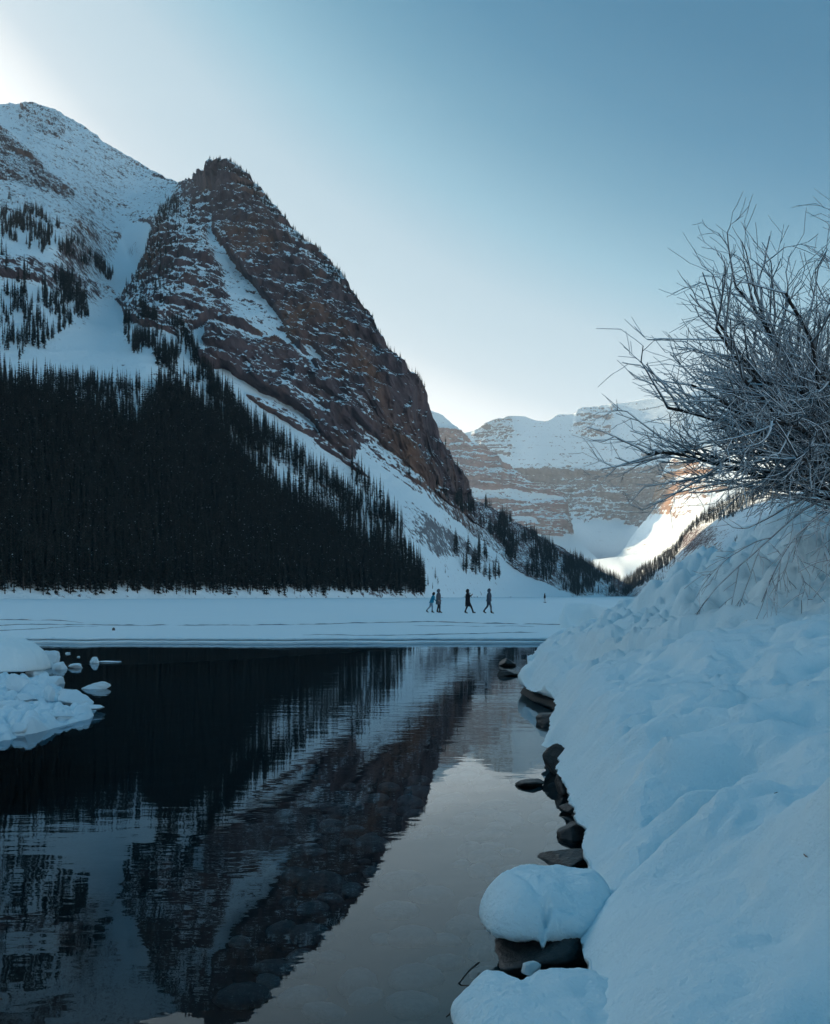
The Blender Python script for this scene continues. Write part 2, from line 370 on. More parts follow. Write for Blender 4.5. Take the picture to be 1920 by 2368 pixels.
# the same range running on behind the photographer's left shoulder
gx, gy = np.meshgrid(np.linspace(-3000, -120, 130), np.linspace(-1800, 1700, 150))
dist = -(gx + 146) * 0.893 + (gy - 350) * 0.45
hh = 0.62 * np.maximum(dist, -30)
hh = np.minimum(hh, 930 - 0.5 * np.maximum(dist - 1500, 0)) + np.clip(dist / 200, 0, 1) * 60 * fbm(gx / 300, gy / 300, 0 * gx, 5) - 2
ang = (gx / np.maximum(gy, 1e-3)) * F + HX
keep = ((gy < 30) | (ang < -430))[:-1, :-1]
Vx = np.stack([gx, gy, hh], -1)
tag(grid_obj('mountain_flank', Vx, rock_mat, {'rock': np.full(gx.shape, 0.4), 'dark_floor': smooth(260, 200, hh) * (hh > 4), 'grey': 0 * gx}, keep=keep), kind='structure')

# --- far peaks at the valley head
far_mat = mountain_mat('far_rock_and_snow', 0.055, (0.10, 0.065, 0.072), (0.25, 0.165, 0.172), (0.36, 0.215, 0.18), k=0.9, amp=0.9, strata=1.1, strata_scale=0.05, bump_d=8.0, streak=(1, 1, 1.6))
def strata_disp(period, amp, fine):
    def f(px, py, X, Y, Z, a):
        r = smooth(0.25, 0.6, a['rock'])
        w = Z + 0.06 * X + 14 * fbm(X / 260, Y / 260, 0 * X, 3)
        s = fbm(0 * X + 0.3, X / 900.0, w / period, 4, 0.6)
        rib = fbm(X / 120.0, Y / 120.0, Z / 400.0, 5, 0.55, True)
        n = fbm(X / 45.0, Y / 45.0, Z / 45.0, 4, 0.6)
        dy = -amp * (r * (1.2 * s + 0.9 * rib + 0.35 * n) + 0.06 * n + 0.5 * fbm(X / 600, Y / 600, Z / 600, 3))
        return r * fine * n, dy, r * fine * 0.7 * n
    return f
CREST3 = [(860, 900), (940, 925), (995, 947), (1025, 960), (1046, 979), (1067, 998), (1090, 1023), (1113, 1032), (1147, 1048), (1162, 1070), (1189, 1086), (1216, 1108), (1257, 1131), (1290, 1136), (1307, 1141), (1313, 1173), (1318, 1205), (1324, 1226), (1334, 1243), (1350, 1262), (1372, 1284), (1390, 1300)]
def rock3(px, py, X, Y, Z):
    return dict(rock=paint(px, py, [(0.55, [(800, 850), (1400, 900), (1400, 1300), (800, 1300)]), (0.18, [(990, 940), (1030, 955), (1050, 985), (1000, 985)]),
                (0.30, [(1080, 1125), (1200, 1130), (1330, 1150), (1250, 1160), (1080, 1145)]), (0.16, [(1180, 1190), (1240, 1195), (1250, 1210), (1200, 1205)]), (0.02, [(1180, 1225), (1260, 1236), (1300, 1240), (1330, 1232), (1400, 1240), (1400, 1320), (1100, 1320)])], 0.5, 8, 2))
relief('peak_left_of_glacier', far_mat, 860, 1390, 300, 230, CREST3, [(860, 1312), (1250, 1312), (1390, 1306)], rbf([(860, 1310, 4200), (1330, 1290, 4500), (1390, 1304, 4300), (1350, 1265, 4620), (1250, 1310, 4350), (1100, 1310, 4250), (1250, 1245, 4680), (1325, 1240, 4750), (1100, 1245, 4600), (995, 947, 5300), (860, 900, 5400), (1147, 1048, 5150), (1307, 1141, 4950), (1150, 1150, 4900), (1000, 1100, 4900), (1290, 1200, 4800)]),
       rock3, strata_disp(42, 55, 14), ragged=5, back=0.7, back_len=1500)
CREST4 = [(560, 985), (800, 990), (980, 1010), (1075, 1000), (1098, 995), (1119, 982), (1143, 972), (1181, 961), (1212, 964), (1235, 972), (1265, 975), (1288, 960), (1330, 956), (1338, 944), (1371, 941), (1406, 935), (1451, 930), (1600, 905), (1750, 880), (1920, 850), (2300, 800)]
def rock4(px, py, X, Y, Z):
    band = np.interp(px, [980, 1130, 1250, 1330, 1420, 1500, 1600, 2300], [1095, 1084, 1082, 1080, 1084, 1076, 1060, 1000])
    foot = np.interp(px, [980, 1320, 1380, 1420, 1450, 1480, 1520, 2300], [1215, 1200, 1204, 1196, 1206, 1222, 1190, 1150])
    m = paint(px, py, [(0.22, [(900, 800), (2400, 700), (2400, 1400), (900, 1400)]), (0.46, [(1110, 965), (1180, 955), (1190, 1000), (1180, 1055), (1120, 1040), (1090, 1010)]),
        (0.44, [(1330, 940), (1420, 935), (1410, 1010), (1320, 1005)]), (0.5, [(1480, 1045), (1530, 1055), (1525, 1066), (1490, 1062)])], 0.1, 8, 2)
    q = py + 17 * fbm(px / 34.0, py / 60.0, 0 * px, 5, 0.65)
    b = smooth(-3, 2, q - band) * smooth(4, -4, q - foot)
    lo = smooth(1100, 1150, q)
    fall = smooth(0.42, 0.6, fbm(px / 22.0, py / 300.0, 0 * px + 4.4, 3)) * 0.62
    m = np.where(b > 0.02, m * (1 - b) + b * (0.74 - 0.20 * lo - fall), m)
    m = np.where(in_poly(px, py, [(1440, 1210), (1470, 1150), (1490, 1090), (1515, 1090), (1520, 1160), (1505, 1200), (1480, 1218)]), 0.85, m)
    return dict(rock=m)
dep4 = [(560, 985, 6900), (560, 1086, 6500), (560, 1200, 6200), (560, 1335, 4300), (980, 1020, 6950), (1119, 982, 7050), (1330, 956, 7150), (1600, 905, 7100), (2300, 800, 6700), (1000, 1086, 6500), (1250, 1078, 6500), (1450, 1078, 6500), (1600, 1060, 6400), (2300, 1000, 6000),
        (1000, 1200, 6200), (1250, 1200, 6220), (1450, 1205, 6200), (1650, 1190, 5900), (2300, 1150, 5500), (1000, 1335, 4300), (1250, 1335, 4300), (1450, 1335, 4300), (1700, 1335, 4300), (2300, 1335, 4300)]
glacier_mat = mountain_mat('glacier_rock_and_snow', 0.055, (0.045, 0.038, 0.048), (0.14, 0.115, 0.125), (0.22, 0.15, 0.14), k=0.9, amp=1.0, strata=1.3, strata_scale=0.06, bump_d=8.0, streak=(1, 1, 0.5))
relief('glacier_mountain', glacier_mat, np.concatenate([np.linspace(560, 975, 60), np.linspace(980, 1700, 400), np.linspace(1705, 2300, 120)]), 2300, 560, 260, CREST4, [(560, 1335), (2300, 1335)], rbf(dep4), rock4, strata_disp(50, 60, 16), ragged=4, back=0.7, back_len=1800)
# --- the sunlit buttress and the sunlit snow below it
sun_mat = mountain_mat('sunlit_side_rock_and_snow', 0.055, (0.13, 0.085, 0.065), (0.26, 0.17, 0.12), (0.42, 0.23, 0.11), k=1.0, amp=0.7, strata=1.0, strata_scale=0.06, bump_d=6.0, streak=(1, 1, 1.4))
CREST5 = [(1405, 1300), (1425, 1290), (1442, 1272), (1456, 1248), (1472, 1226), (1482, 1214), (1497, 1196), (1503, 1178), (1506, 1150), (1514, 1128), (1526, 1106), (1541, 1076), (1556, 1058), (1575, 1048), (1593, 1040), (1677, 1021), (1740, 1000), (1794, 975), (1845, 930), (2000, 880), (2300, 830)]
def rock5(px, py, X, Y, Z):
    return dict(rock=paint(px, py, [(0.34, [(1400, 800), (2400, 700), (2400, 1300), (1400, 1300)]), (0.02, [(1460, 1240), (1510, 1186), (1560, 1200), (1700, 1150), (1700, 1260)]), (0.66, [(1500, 1190), (1503, 1150), (1520, 1110), (1545, 1085), (1570, 1100), (1560, 1140), (1545, 1185)]),
        (0.62, [(1540, 1075), (1560, 1060), (1640, 1078), (1650, 1092), (1560, 1095)]), (0.56, [(1560, 1105), (1650, 1110), (1700, 1130), (1640, 1150), (1560, 1150)])], 0.3, 8, 2))
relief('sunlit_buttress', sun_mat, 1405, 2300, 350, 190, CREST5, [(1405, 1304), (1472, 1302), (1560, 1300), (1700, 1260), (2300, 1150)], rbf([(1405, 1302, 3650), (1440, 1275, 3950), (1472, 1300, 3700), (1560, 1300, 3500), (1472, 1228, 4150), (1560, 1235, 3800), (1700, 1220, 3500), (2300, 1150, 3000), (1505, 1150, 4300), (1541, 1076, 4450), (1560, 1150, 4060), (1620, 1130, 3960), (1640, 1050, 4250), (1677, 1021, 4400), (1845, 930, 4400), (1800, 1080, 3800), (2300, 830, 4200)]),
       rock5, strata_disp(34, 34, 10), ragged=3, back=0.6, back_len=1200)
CREST7 = [(1330, 1330), (1352, 1308), (1375, 1294), (1440, 1287), (1505, 1277), (1523, 1268), (1536, 1250), (1556, 1236), (1580, 1212), (1620, 1176), (1680, 1135), (1760, 1080), (2000, 1000), (2300, 950)]
def rock7(px, py, X, Y, Z):
    return dict(rock=paint(px, py, [(0.16, [(1300, 900), (2400, 800), (2400, 1400), (1300, 1400)]), (0.4, [(1390, 1292), (1440, 1290), (1440, 1297), (1395, 1299)])], 0.16, 6, 2))
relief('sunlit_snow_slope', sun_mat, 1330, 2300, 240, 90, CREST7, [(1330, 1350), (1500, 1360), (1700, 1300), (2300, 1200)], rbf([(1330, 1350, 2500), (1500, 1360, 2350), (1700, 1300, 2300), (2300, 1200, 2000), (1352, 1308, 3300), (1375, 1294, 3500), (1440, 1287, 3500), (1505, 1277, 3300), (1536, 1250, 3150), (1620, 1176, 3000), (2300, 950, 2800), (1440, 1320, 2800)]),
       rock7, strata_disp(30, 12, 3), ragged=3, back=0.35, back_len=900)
# --- the dark wooded slope on the right
CREST6 = [(1395, 1374), (1430, 1352), (1471, 1326), (1504, 1303), (1537, 1281), (1560, 1262), (1572, 1245), (1593, 1218), (1630, 1186), (1677, 1158), (1724, 1131), (1780, 1107), (1920, 1040), (2300, 900)]
def rock6(px, py, X, Y, Z):
    m = paint(px, py, [(0.42, [(1300, 900), (2400, 800), (2400, 1500), (1300, 1500)]), (0.55, [(1570, 1240), (1640, 1215), (1700, 1225), (1660, 1250), (1600, 1275), (1580, 1290)]), (0.12, [(1640, 1205), (1700, 1190), (1720, 1215), (1660, 1222)])], 0.4, 9, 2)
    return dict(rock=m)
relief_disp6 = lambda px, py, X, Y, Z, a: (0 * X, -(14 * fbm(X / 70, Y / 70, Z / 90, 5, 0.55, True)), 3 * fbm(X / 25, Y / 25, Z / 25, 4))
M6 = relief('wooded_slope', rock_mat, 1395, 2300, 420, 150, CREST6, [(1395, 1381), (1500, 1383), (2300, 1390)], rbf([(1395, 1381, 2000), (1500, 1383, 1300), (1700, 1385, 900), (2300, 1390, 600), (1430, 1352, 2150), (1471, 1326, 2050), (1537, 1281, 1950), (1572, 1245, 1900), (1677, 1158, 1800), (1780, 1107, 1750), (2300, 900, 1500), (1650, 1250, 1400), (1580, 1290, 1550), (1500, 1340, 1650), (1900, 1250, 1050)]),
       rock6, relief_disp6, ragged=3, back=0.4, back_len=600)
# ------------------------------------------------------------------ ground under everything
snow_plain = plain('valley_snow', SNOW, 0.85, 0.05, 0.05)
g = np.array([[-9000, -4000, -7], [9000, -4000, -7], [9000, 12000, -7], [-9000, 12000, -7]], float)
tag(link('ground', np_mesh('ground', g, [[0, 1, 2, 3]]), snow_plain), kind='structure')

# ------------------------------------------------------------------ air
def haze_box():
    t = NT('haze'); t.out
    vol = t.n('VolumePrincipled', {'Color': (0.72, 0.89, 1.0, 1), 'Density': 3.8e-5, 'Anisotropy': 0.3})
    t.t.links.new(vol.outputs[0], t.out.inputs['Volume'])
    bm = bmesh.new(); bmesh.ops.create_cube(bm, size=1.0)
    bmesh.ops.scale(bm, vec=(15000, 15500, 1800), verts=bm.verts); bmesh.ops.translate(bm, vec=(0, 4300, 1800 / 2 - 8), verts=bm.verts)
    me = bpy.data.meshes.new('haze'); bm.to_mesh(me); bm.free()
    tag(link('haze', me, t.m), kind='stuff')
haze_box()
# ------------------------------------------------------------------ conifers
def needles_mat():
    t = NT('conifer_needles'); v = t.coords(); n = t.noise(v, 1.3, 4)
    t.principled(t.mix(n, c4(0.004, 0.007, 0.0055), c4(0.013, 0.018, 0.014)), 0.8, None, 0.15); return t.m
needles = needles_mat()
bark = plain('conifer_bark', (0.045, 0.036, 0.030), 0.9, 0.4, 3.0)
twig_snow = plain('snow_on_boughs', (0.7, 0.74, 0.78), 0.9, 0.05, 5.0)
def conifer_mesh(seed, H=18.0, rad=1.9, whorls=17, arms=8, bare=0.12, snow=0):
    """returns (trunk mesh, crown mesh)"""
    r = random.Random(seed); V = []; Fc = []; M = []
    lean = (r.uniform(-.25, .25), r.uniform(-.25, .25))
    for i in range(whorls):
        f = i / (whorls - 1.0); z = H * (bare + (0.985 - bare) * f ** 0.93)
        wr = rad * (1 - f) ** 0.8 * r.uniform(0.75, 1.15) + 0.12
        if f < 0.12: wr *= 0.7
        na = max(4, int(arms * (1 - 0.45 * f))); a0 = r.uniform(0, 6.28)
        for k in range(na):
            if r.random() < 0.10: continue
            a = a0 + 6.283 * k / na + r.uniform(-.25, .25); L = wr * r.uniform(0.6, 1.2); w = L * r.uniform(0.22, 0.36) + 0.06
            dz = -L * r.uniform(0.25, 0.6); c, s = math.cos(a), math.sin(a); ox, oy = lean[0] * f, lean[1] * f
            b = len(V); up = H * 0.028
            V += [(ox, oy, z + up), (ox + c * L * .55 - s * w, oy + s * L * .55 + c * w, z + dz * .45), (ox + c * L, oy + s * L, z + dz + 0.1), (ox + c * L * .55 + s * w, oy + s * L * .55 - c * w, z + dz * .45), (ox + c * L * .5, oy + s * L * .5, z + dz * .3 + w * .55)]
            Fc += [(b, b + 1, b + 4), (b + 1, b + 2, b + 4), (b + 4, b + 2, b + 3), (b, b + 4, b + 3)]; M += [0] * 4
    b = len(V); V += [(lean[0] + .07, lean[1], H * .93), (lean[0] - .04, lean[1] + .06, H * .93), (lean[0] - .04, lean[1] - .06, H * .93), (lean[0], lean[1], H * 1.03)]
    Fc += [(b, b + 1, b + 3), (b + 1, b + 2, b + 3), (b + 2, b, b + 3)]; M += [0] * 3
    for i in range(snow):
        f = r.uniform(0.15, 0.8); z = H * (bare + (1 - bare) * f); wr = rad * (1 - f) ** 0.8 * 0.85; a = r.uniform(-2.6, -0.5); q = r.uniform(.10, .24)
        x, y = math.cos(a) * wr, math.sin(a) * wr; b = len(V)
        V += [(x - q, y - q * .4, z), (x + q, y - q * .6, z - .05), (x + q * .7, y + q, z + .02), (x - q * .7, y + q, z + .05), (x, y, z + q * .9)]
        Fc += [(b, b + 1, b + 4), (b + 1, b + 2, b + 4), (b + 2, b + 3, b + 4), (b + 3, b, b + 4)]; M += [1] * 4
    crown = np_mesh('crown', V, Fc, shade=False, mats=M); crown.materials.append(needles); crown.materials.append(twig_snow)
    V = []; Fc = []; n = 6
    for j, (z, q) in enumerate(((-0.8, .26), (H * .3, .19), (H * .95, .03))):
        for k in range(n): V.append((math.cos(k * 6.2832 / n) * q * H / 18 + lean[0] * z / H, math.sin(k * 6.2832 / n) * q * H / 18 + lean[1] * z / H, z))
    for j in range(2):
        for k in range(n): Fc.append((j * n + k, j * n + (k + 1) % n, (j + 1) * n + (k + 1) % n, (j + 1) * n + k))
    trunk = np_mesh('trunk', V, Fc); trunk.materials.append(bark)
    return trunk, crown
VAR = [conifer_mesh(s, rad=q, bare=b, snow=sn, whorls=w) for s, q, b, sn, w in ((1, 1.9, .04, 1, 17), (2, 1.5, .10, 2, 19), (3, 2.3, .02, 0, 16), (4, 1.3, .20, 1, 20), (5, 1.75, .06, 3, 15), (6, 2.1, .02, 1, 18))]
protos = bpy.data.collections.new('conifer_kinds')
for t_, c_ in VAR:                                 # one joined mesh of each kind for the mass of the forest
    bm = bmesh.new(); bm.from_mesh(c_); k0 = len(bm.faces); bm.from_mesh(t_); bm.faces.ensure_lookup_table()
    for f_ in bm.faces[k0:]: f_.material_index = 2
    me = bpy.data.meshes.new('conifer_kind'); bm.to_mesh(me); bm.free()
    for m_ in (needles, twig_snow, bark): me.materials.append(m_)
    protos.objects.link(bpy.data.objects.new('conifer_kind', me))
def scatter_group():
    ng = bpy.data.node_groups.new('forest_scatter', 'GeometryNodeTree')
    ng.interface.new_socket('Geometry', in_out='INPUT', socket_type='NodeSocketGeometry')
    ng.interface.new_socket('Geometry', in_out='OUTPUT', socket_type='NodeSocketGeometry')
    N = ng.nodes.new; L = ng.links.new
    gi, go = N('NodeGroupInput'), N('NodeGroupOutput')
    ip = N('GeometryNodeInstanceOnPoints'); ci = N('GeometryNodeCollectionInfo'); ci.inputs['Collection'].default_value = protos
    ci.inputs['Separate Children'].default_value = True; ci.inputs['Reset Children'].default_value = True
    def at(nm, typ):
        a = N('GeometryNodeInputNamedAttribute'); a.data_type = typ; a.inputs[0].default_value = nm; return a.outputs[0]
    rot = N('ShaderNodeCombineXYZ'); scl = N('ShaderNodeCombineXYZ')
    L(at('rot', 'FLOAT'), rot.inputs[2]); w = at('wid', 'FLOAT'); L(w, scl.inputs[0]); L(w, scl.inputs[1]); L(at('scl', 'FLOAT'), scl.inputs[2])
    e2r = N('FunctionNodeEulerToRotation'); L(rot.outputs[0], e2r.inputs[0])
    ip.inputs['Pick Instance'].default_value = True
    L(gi.outputs[0], ip.inputs['Points']); L(ci.outputs[0], ip.inputs['Instance']); L(at('kind', 'INT'), ip.inputs['Instance Index'])
    L(e2r.outputs[0], ip.inputs['Rotation']); L(scl.outputs[0], ip.inputs['Scale']); L(ip.outputs[0], go.inputs[0])
    return ng
SCATTER = scatter_group()
def forest(name, pts, hts, label):
    n = len(pts); me = bpy.data.meshes.new(name); me.vertices.add(n); me.vertices.foreach_set('co', np.ascontiguousarray(pts, np.float32).ravel())
    s = hts / 18.0
    for nm, a in (('rot', rng.uniform(0, 6.28, n)), ('scl', s), ('wid', s ** 0.7 * rng.uniform(.75, 1.2, n))):
        q = me.attributes.new(nm, 'FLOAT', 'POINT'); q.data.foreach_set('value', a.astype(np.float32))
    q = me.attributes.new('kind', 'INT', 'POINT'); q.data.foreach_set('value', rng.integers(0, len(VAR), n).astype(np.int32))
    o = link(name, me); tag(o, label, 'forest', None, 'stuff')
    md = o.modifiers.new('forest', 'NODES'); md.node_group = SCATTER
    return o
def sample(M, n, poly=None, dens=None, rough=8.0, zmin=None, patchy=None):
    V, px, py = M['V'], M['px'], M['py']
    a = V[:-1, 1:] - V[:-1, :-1]; b = V[1:, :-1] - V[:-1, :-1]
    ar = np.linalg.norm(np.cross(a, b), axis=-1)
    qx, qy = px[:-1, :-1], py[:-1, :-1]
    if dens is None: dens = paint(qx, qy, [(1.0, poly)], 0.0, rough, 0)
    w = ar * dens
    if patchy is not None: w = w * smooth(-.05, .25, fbm(qx / patchy, qy / patchy, 0 * qx + 3.1, 3) + .08)
    if zmin is not None: w = w * (V[:-1, :-1, 2] > zmin)
    w = w.ravel() / w.sum()
    k = rng.choice(w.size, n, p=w); r, c = np.divmod(k, qx.shape[1]); u = rng.random((n, 1)); v = rng.random((n, 1))
    p = V[r, c] * (1 - u) * (1 - v) + V[r, c + 1] * u * (1 - v) + V[r + 1, c] * (1 - u) * v + V[r + 1, c + 1] * u * v
    return p - np.array([0, 0, 0.25])
def surf(M, px, zt=None, py=None):
    """the ground of a mountain at a picture column, at a height above the lake or at a picture row"""
    c = int(np.clip(np.searchsorted(M['px'][0], px), 1, M['px'].shape[1] - 1)); col = M['V'][:, c]
    r = int(np.argmax(col[:, 2] > zt)) if zt is not None else int(np.argmin(np.abs(M['py'][:, c] - py)))
    return col[r]
n_tree = 0
def conifer(p, h, label, group, wid=1.0):
    global n_tree
    k = n_tree % len(VAR); n_tree += 1
    root = empty('conifer', p, random.uniform(0, 6.28)); s = h / 18.0; q = s ** 0.75 * wid * random.uniform(.85, 1.15); root.scale = (q, q, s)
    tag(root, label, 'tree', group)
    for nm, me in (('trunk', VAR[k][0]), ('crown', VAR[k][1])):
        o = bpy.data.objects.new(nm, me); C.objects.link(o); o.parent = root
    return root

pts = []; hts = []
def add(p, lo, hi): pts.append(p); hts.append(rng.uniform(lo, hi, len(p)))
add(sample(M1, 9000, FOREST, zmin=3.0, rough=7), 11, 23)
add(sample(M1, 420, STRIP1, rough=9), 10, 18)
add(sample(M1, 480, LEFTTREES, rough=24, patchy=30.0), 8, 15)
add(sample(M1, 420, LEFTLOW, rough=30, patchy=34.0), 9, 16)
add(sample(M1, 330, MIDTREES, rough=16), 7, 13)
add(sample(M1, 380, MIDLOW, rough=22, patchy=34.0), 9, 16)
add(sample(M1, 2100, LOWRIDGE, rough=9, patchy=42.0), 9, 17)
add(sample(M1, 420, [(480, 380), (560, 390), (830, 660), (1000, 900), (980, 920), (800, 690), (560, 440)], rough=12), 4, 8)
add(sample(M1, 45, [(1000, 1000), (1090, 1140), (1110, 1250), (1160, 1310), (1120, 1290), (1000, 1180), (940, 1110), (960, 1080)], rough=16), 7, 13)
add(sample(M1, 240, [(480, 870), (560, 960), (600, 1040), (640, 1110), (560, 1030), (500, 960)], rough=10), 12, 19)
add(sample(M1, 200, [(80, 870), (330, 900), (330, 965), (250, 950), (140, 900)], rough=10), 6, 13)
forest('forest', np.concatenate(pts), np.concatenate(hts), 'dark conifer forest covering the foot of the left mountain')
pts = []; hts = []
add(sample(M6, 2600, [(1395, 1360), (1471, 1320), (1537, 1275), (1572, 1240), (1630, 1180), (1724, 1125), (1920, 1030), (1920, 1120), (1760, 1160), (1690, 1200), (1620, 1215), (1585, 1240), (1560, 1290), (1500, 1345), (1440, 1380), (1395, 1385)], rough=6), 9, 17)
add(sample(M6, 320, [(1500, 1345), (1560, 1290), (1640, 1280), (1760, 1200), (1900, 1200), (1900, 1390), (1500, 1390)], rough=8), 5, 11)
forest('wood', np.concatenate(pts), np.concatenate(hts), 'backlit conifer wood on the slope right of the valley mouth')

q = 4.0
while q < 984:                                     # the front row of the lakeshore forest
    z = random.uniform(1.3, 6.5); p = surf(M1, q, zt=z)
    h = random.uniform(15, 24) if random.random() < .72 else random.uniform(3, 9)
    lab = 'tall dark conifer in the front row of the forest on the lakeshore' if h > 12 else 'short young conifer at the snowy foot of the lakeshore forest'
    conifer(p - np.array([0, 0, .2]), h, lab, 'front row of the lakeshore forest' if h > 12 else 'young conifers on the lakeshore')
    q += random.uniform(5.0, 9.5)
for p in sample(M1, 38, CLUMP, rough=3): conifer(p, random.uniform(13, 20), 'conifer in the lone clump on the snow fan beside the dark forest', 'clump of conifers on the snow fan', 1.7)
NTH = ('leftmost', 'second from the left', 'third from the left', 'fourth from the left', 'rightmost')
for i_, (a, b, h) in enumerate(sorted(((1006, 1338, 9), (1012, 1352, 6), (1000, 1362, 5), (990, 1357, 8), (1030, 1326, 5)))):
    conifer(surf(M1, a, py=b) - np.array([0, 0, .2]), h, NTH[i_] + ' of the tiny conifers on snow between the forest and the clump', 'scattered small conifers on the snow fan')
for p in sample(M1, 64, [(610, 1085), (640, 1108), (700, 1142), (760, 1192), (850, 1236), (915, 1284), (960, 1335), (985, 1375), (960, 1375), (900, 1300), (840, 1255), (750, 1215), (690, 1165), (620, 1120)], rough=3):
    conifer(p, random.uniform(15, 23), 'conifer on the sloping upper margin of the dark forest against the snow', 'conifers on the upper margin of the forest')
for p in sample(M1, 46, [(800, 1075), (830, 1085), (905, 1190), (940, 1240), (915, 1235), (870, 1170), (820, 1120)], rough=5):
    conifer(p, random.uniform(13, 20), 'conifer in the row climbing the edge of the avalanche fan', 'conifers beside the avalanche fan')
# ------------------------------------------------------------------ frozen lake, open water, lake bed
def snow_mat(name, fine=18.0, bump=0.35, bd=0.02, tintv=(1, 1, 1)):
    t = NT(name); v = t.coords()
    n = t.noise(v, fine, 6, 0.6); n2 = t.noise(v, fine * 0.12, 4, 0.5)
    h = t.math('MULTIPLY_ADD', n2, 1.6, n)
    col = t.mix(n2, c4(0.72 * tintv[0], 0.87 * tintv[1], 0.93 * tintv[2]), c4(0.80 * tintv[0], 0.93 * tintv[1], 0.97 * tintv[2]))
    p = t.principled(col, 0.75, t.bump(h, bump, bd), 0.25)
    return t.m
lake_snow = snow_mat('lake_snow', 1.6, 0.25, 0.05)
wet_ice = plain('wet_ice', (0.16, 0.22, 0.26), 0.35, 0.3, 1.2, 0.5)
grey_ice = plain('grey_ice', (0.42, 0.50, 0.55), 0.4, 0.2, 5.0, 0.5, 0.4, 0.02)
pxs = np.linspace(-900, 2700, 420); nv = 150
Ye = 30.3 + 0.5 * np.sin(pxs / 420.0) + 0.9 * np.clip((900 - np.abs(pxs - 650)) / 900, 0, 1) * -1.0 + 0.8 * fbm(pxs / 120.0, pxs * 0, pxs * 0, 5, .6)
rows = []
for dy, z in ((0.6, -0.16), (0.06, -0.07), (0.0, -0.03), (0.02, -0.008), (0.07, 0.0)):
    Yr = Ye + dy; rows.append(np.stack([(pxs - HX) / F * Yr, Yr, 0 * pxs + z + 0.012 * perlin(pxs / 7.0, pxs * 0 + dy, pxs * 0)], -1))
for v in np.linspace(0, 1, nv)[1:]:
    Yr = (Ye + .07) * (2600.0 / (Ye + .07)) ** v; X = (pxs - HX) / F * Yr
    z = 0.03 * fbm(X / 6.0, Yr / 9.0, 0 * X, 4) * smooth(0, 4, Yr - Ye) + 0.02 * fbm(X / 1.1, Yr / 1.6, 0 * X, 3) * smooth(0, 2, Yr - Ye)
    rows.append(np.stack([X, Yr, z], -1))
lake = tag(grid_obj('frozen_lake', np.stack(rows), lake_snow), kind='structure')
# the lower shelf of new ice along the open water
rows = []; w = 0.75 + 0.5 * fbm(pxs / 200.0, pxs * 0 + 4, pxs * 0, 3)
for f, z in ((1.3, -0.115), (0.6, -0.105), (0.15, -0.108), (0.0, -0.125), (0.02, -0.17), (0.5, -0.2)):
    Yr = Ye + 0.35 - w + f * w; rows.append(np.stack([(pxs - HX) / F * Yr, Yr, 0 * pxs + z + .006 * perlin(pxs / 9.0, pxs * 0 + f, pxs * 0)], -1))
tag(grid_obj('ice_shelf', np.stack(rows), snow_mat('shelf_snow', 9.0, .3, .02, (.93, .95, .97)), parent=lake, flip=True))
def crack(pts, hmax):
    """a pressure crack: a low broken step in the ice, wet on its open face, drifted over behind"""
    q = np.array(pts, float); xs = np.arange(q[0, 0], q[-1, 0], 6.0); ys = np.interp(xs, q[:, 0], q[:, 1]) + 1.6 * fbm(xs / 60.0, xs * 0 + q[0, 1], xs * 0, 4)
    Y = EYE * F / (ys - HY); X = (xs - HX) / F * Y
    h = hmax * np.clip(0.55 + 1.3 * fbm(xs / 35.0, xs * 0 + 9.0 + q[0, 0], xs * 0, 4), 0.03, 1) * np.clip((xs - xs[0]) / 40, 0.05, 1) * np.clip((xs[-1] - xs) / 40, 0.05, 1)
    V = np.stack([np.stack([X, Y, 0 * X - .01], -1), np.stack([X, Y + .01, h], -1), np.stack([X, Y + .06, h * 1.15], -1), np.stack([X, Y + 1.2, h * .5], -1), np.stack([X, Y + 3.0, 0 * X - .02], -1)])
    f = grid_faces(5, len(xs)); me = np_mesh('ice_crack', V, f, mats=(np.arange(len(f)) // (len(xs) - 1) > 0).astype(int))
    o = link('ice_crack', me, [wet_ice, lake_snow], lake)
crack([(-40, 1434), (60, 1434), (150, 1436), (200, 1441)], 0.07)
crack([(-60, 1452), (40, 1444), (130, 1445), (300, 1447), (640, 1446), (900, 1440), (1000, 1438), (1160, 1443), (1420, 1447)], 0.06)
crack([(-60, 1461), (60, 1456), (160, 1450), (240, 1449)], 0.04)
crack([(950, 1447), (1100, 1449), (1180, 1448), (1260, 1450)], 0.035)
crack([(700, 1468), (900, 1470), (1060, 1466), (1250, 1462)], 0.03)

def water_mat():
    t = NT('water'); tc = t.n('TexCoord')
    def rip(sx, sy, rot, det):
        m = t.n('Mapping', {'Vector': tc.outputs['Object'], 'Scale': (sx, sy, 1), 'Rotation': (0, 0, rot)}); return t.noise(m.outputs[0], 1.0, det, 0.5)
    big = rip(0.35, 0.6, 0.2, 2); mid = rip(1.8, 4.6, 0.15, 3); fine = rip(9, 20, -0.2, 3)
    gust = t.maprange(rip(0.10, 0.22, 0.4, 3), 0.40, 0.66)
    h = t.math('MULTIPLY', mid, t.math('MULTIPLY_ADD', gust, 0.85, 0.25))
    h = t.math('MULTIPLY_ADD', fine, t.math('MULTIPLY', gust, 0.14), h)
    h = t.math('MULTIPLY_ADD', big, 1.2, h)
    nrm = t.bump(h, 1.0, 0.0027)
    fr = t.n('Fresnel', {'IOR': 1.333, 'Normal': nrm}).outputs[0]
    gl = t.n('BsdfGlossy', {'Color': (0.84, 0.94, 1.0, 1), 'Roughness': 0.0, 'Normal': nrm}).outputs[0]
    tr = t.n('BsdfTransparent', {'Color': (0.46, 0.51, 0.53, 1)}).outputs[0]
    mx = t.n('MixShader', {0: fr, 1: tr, 2: gl}); t.t.links.new(mx.outputs[0], t.out.inputs[0]); return t.m
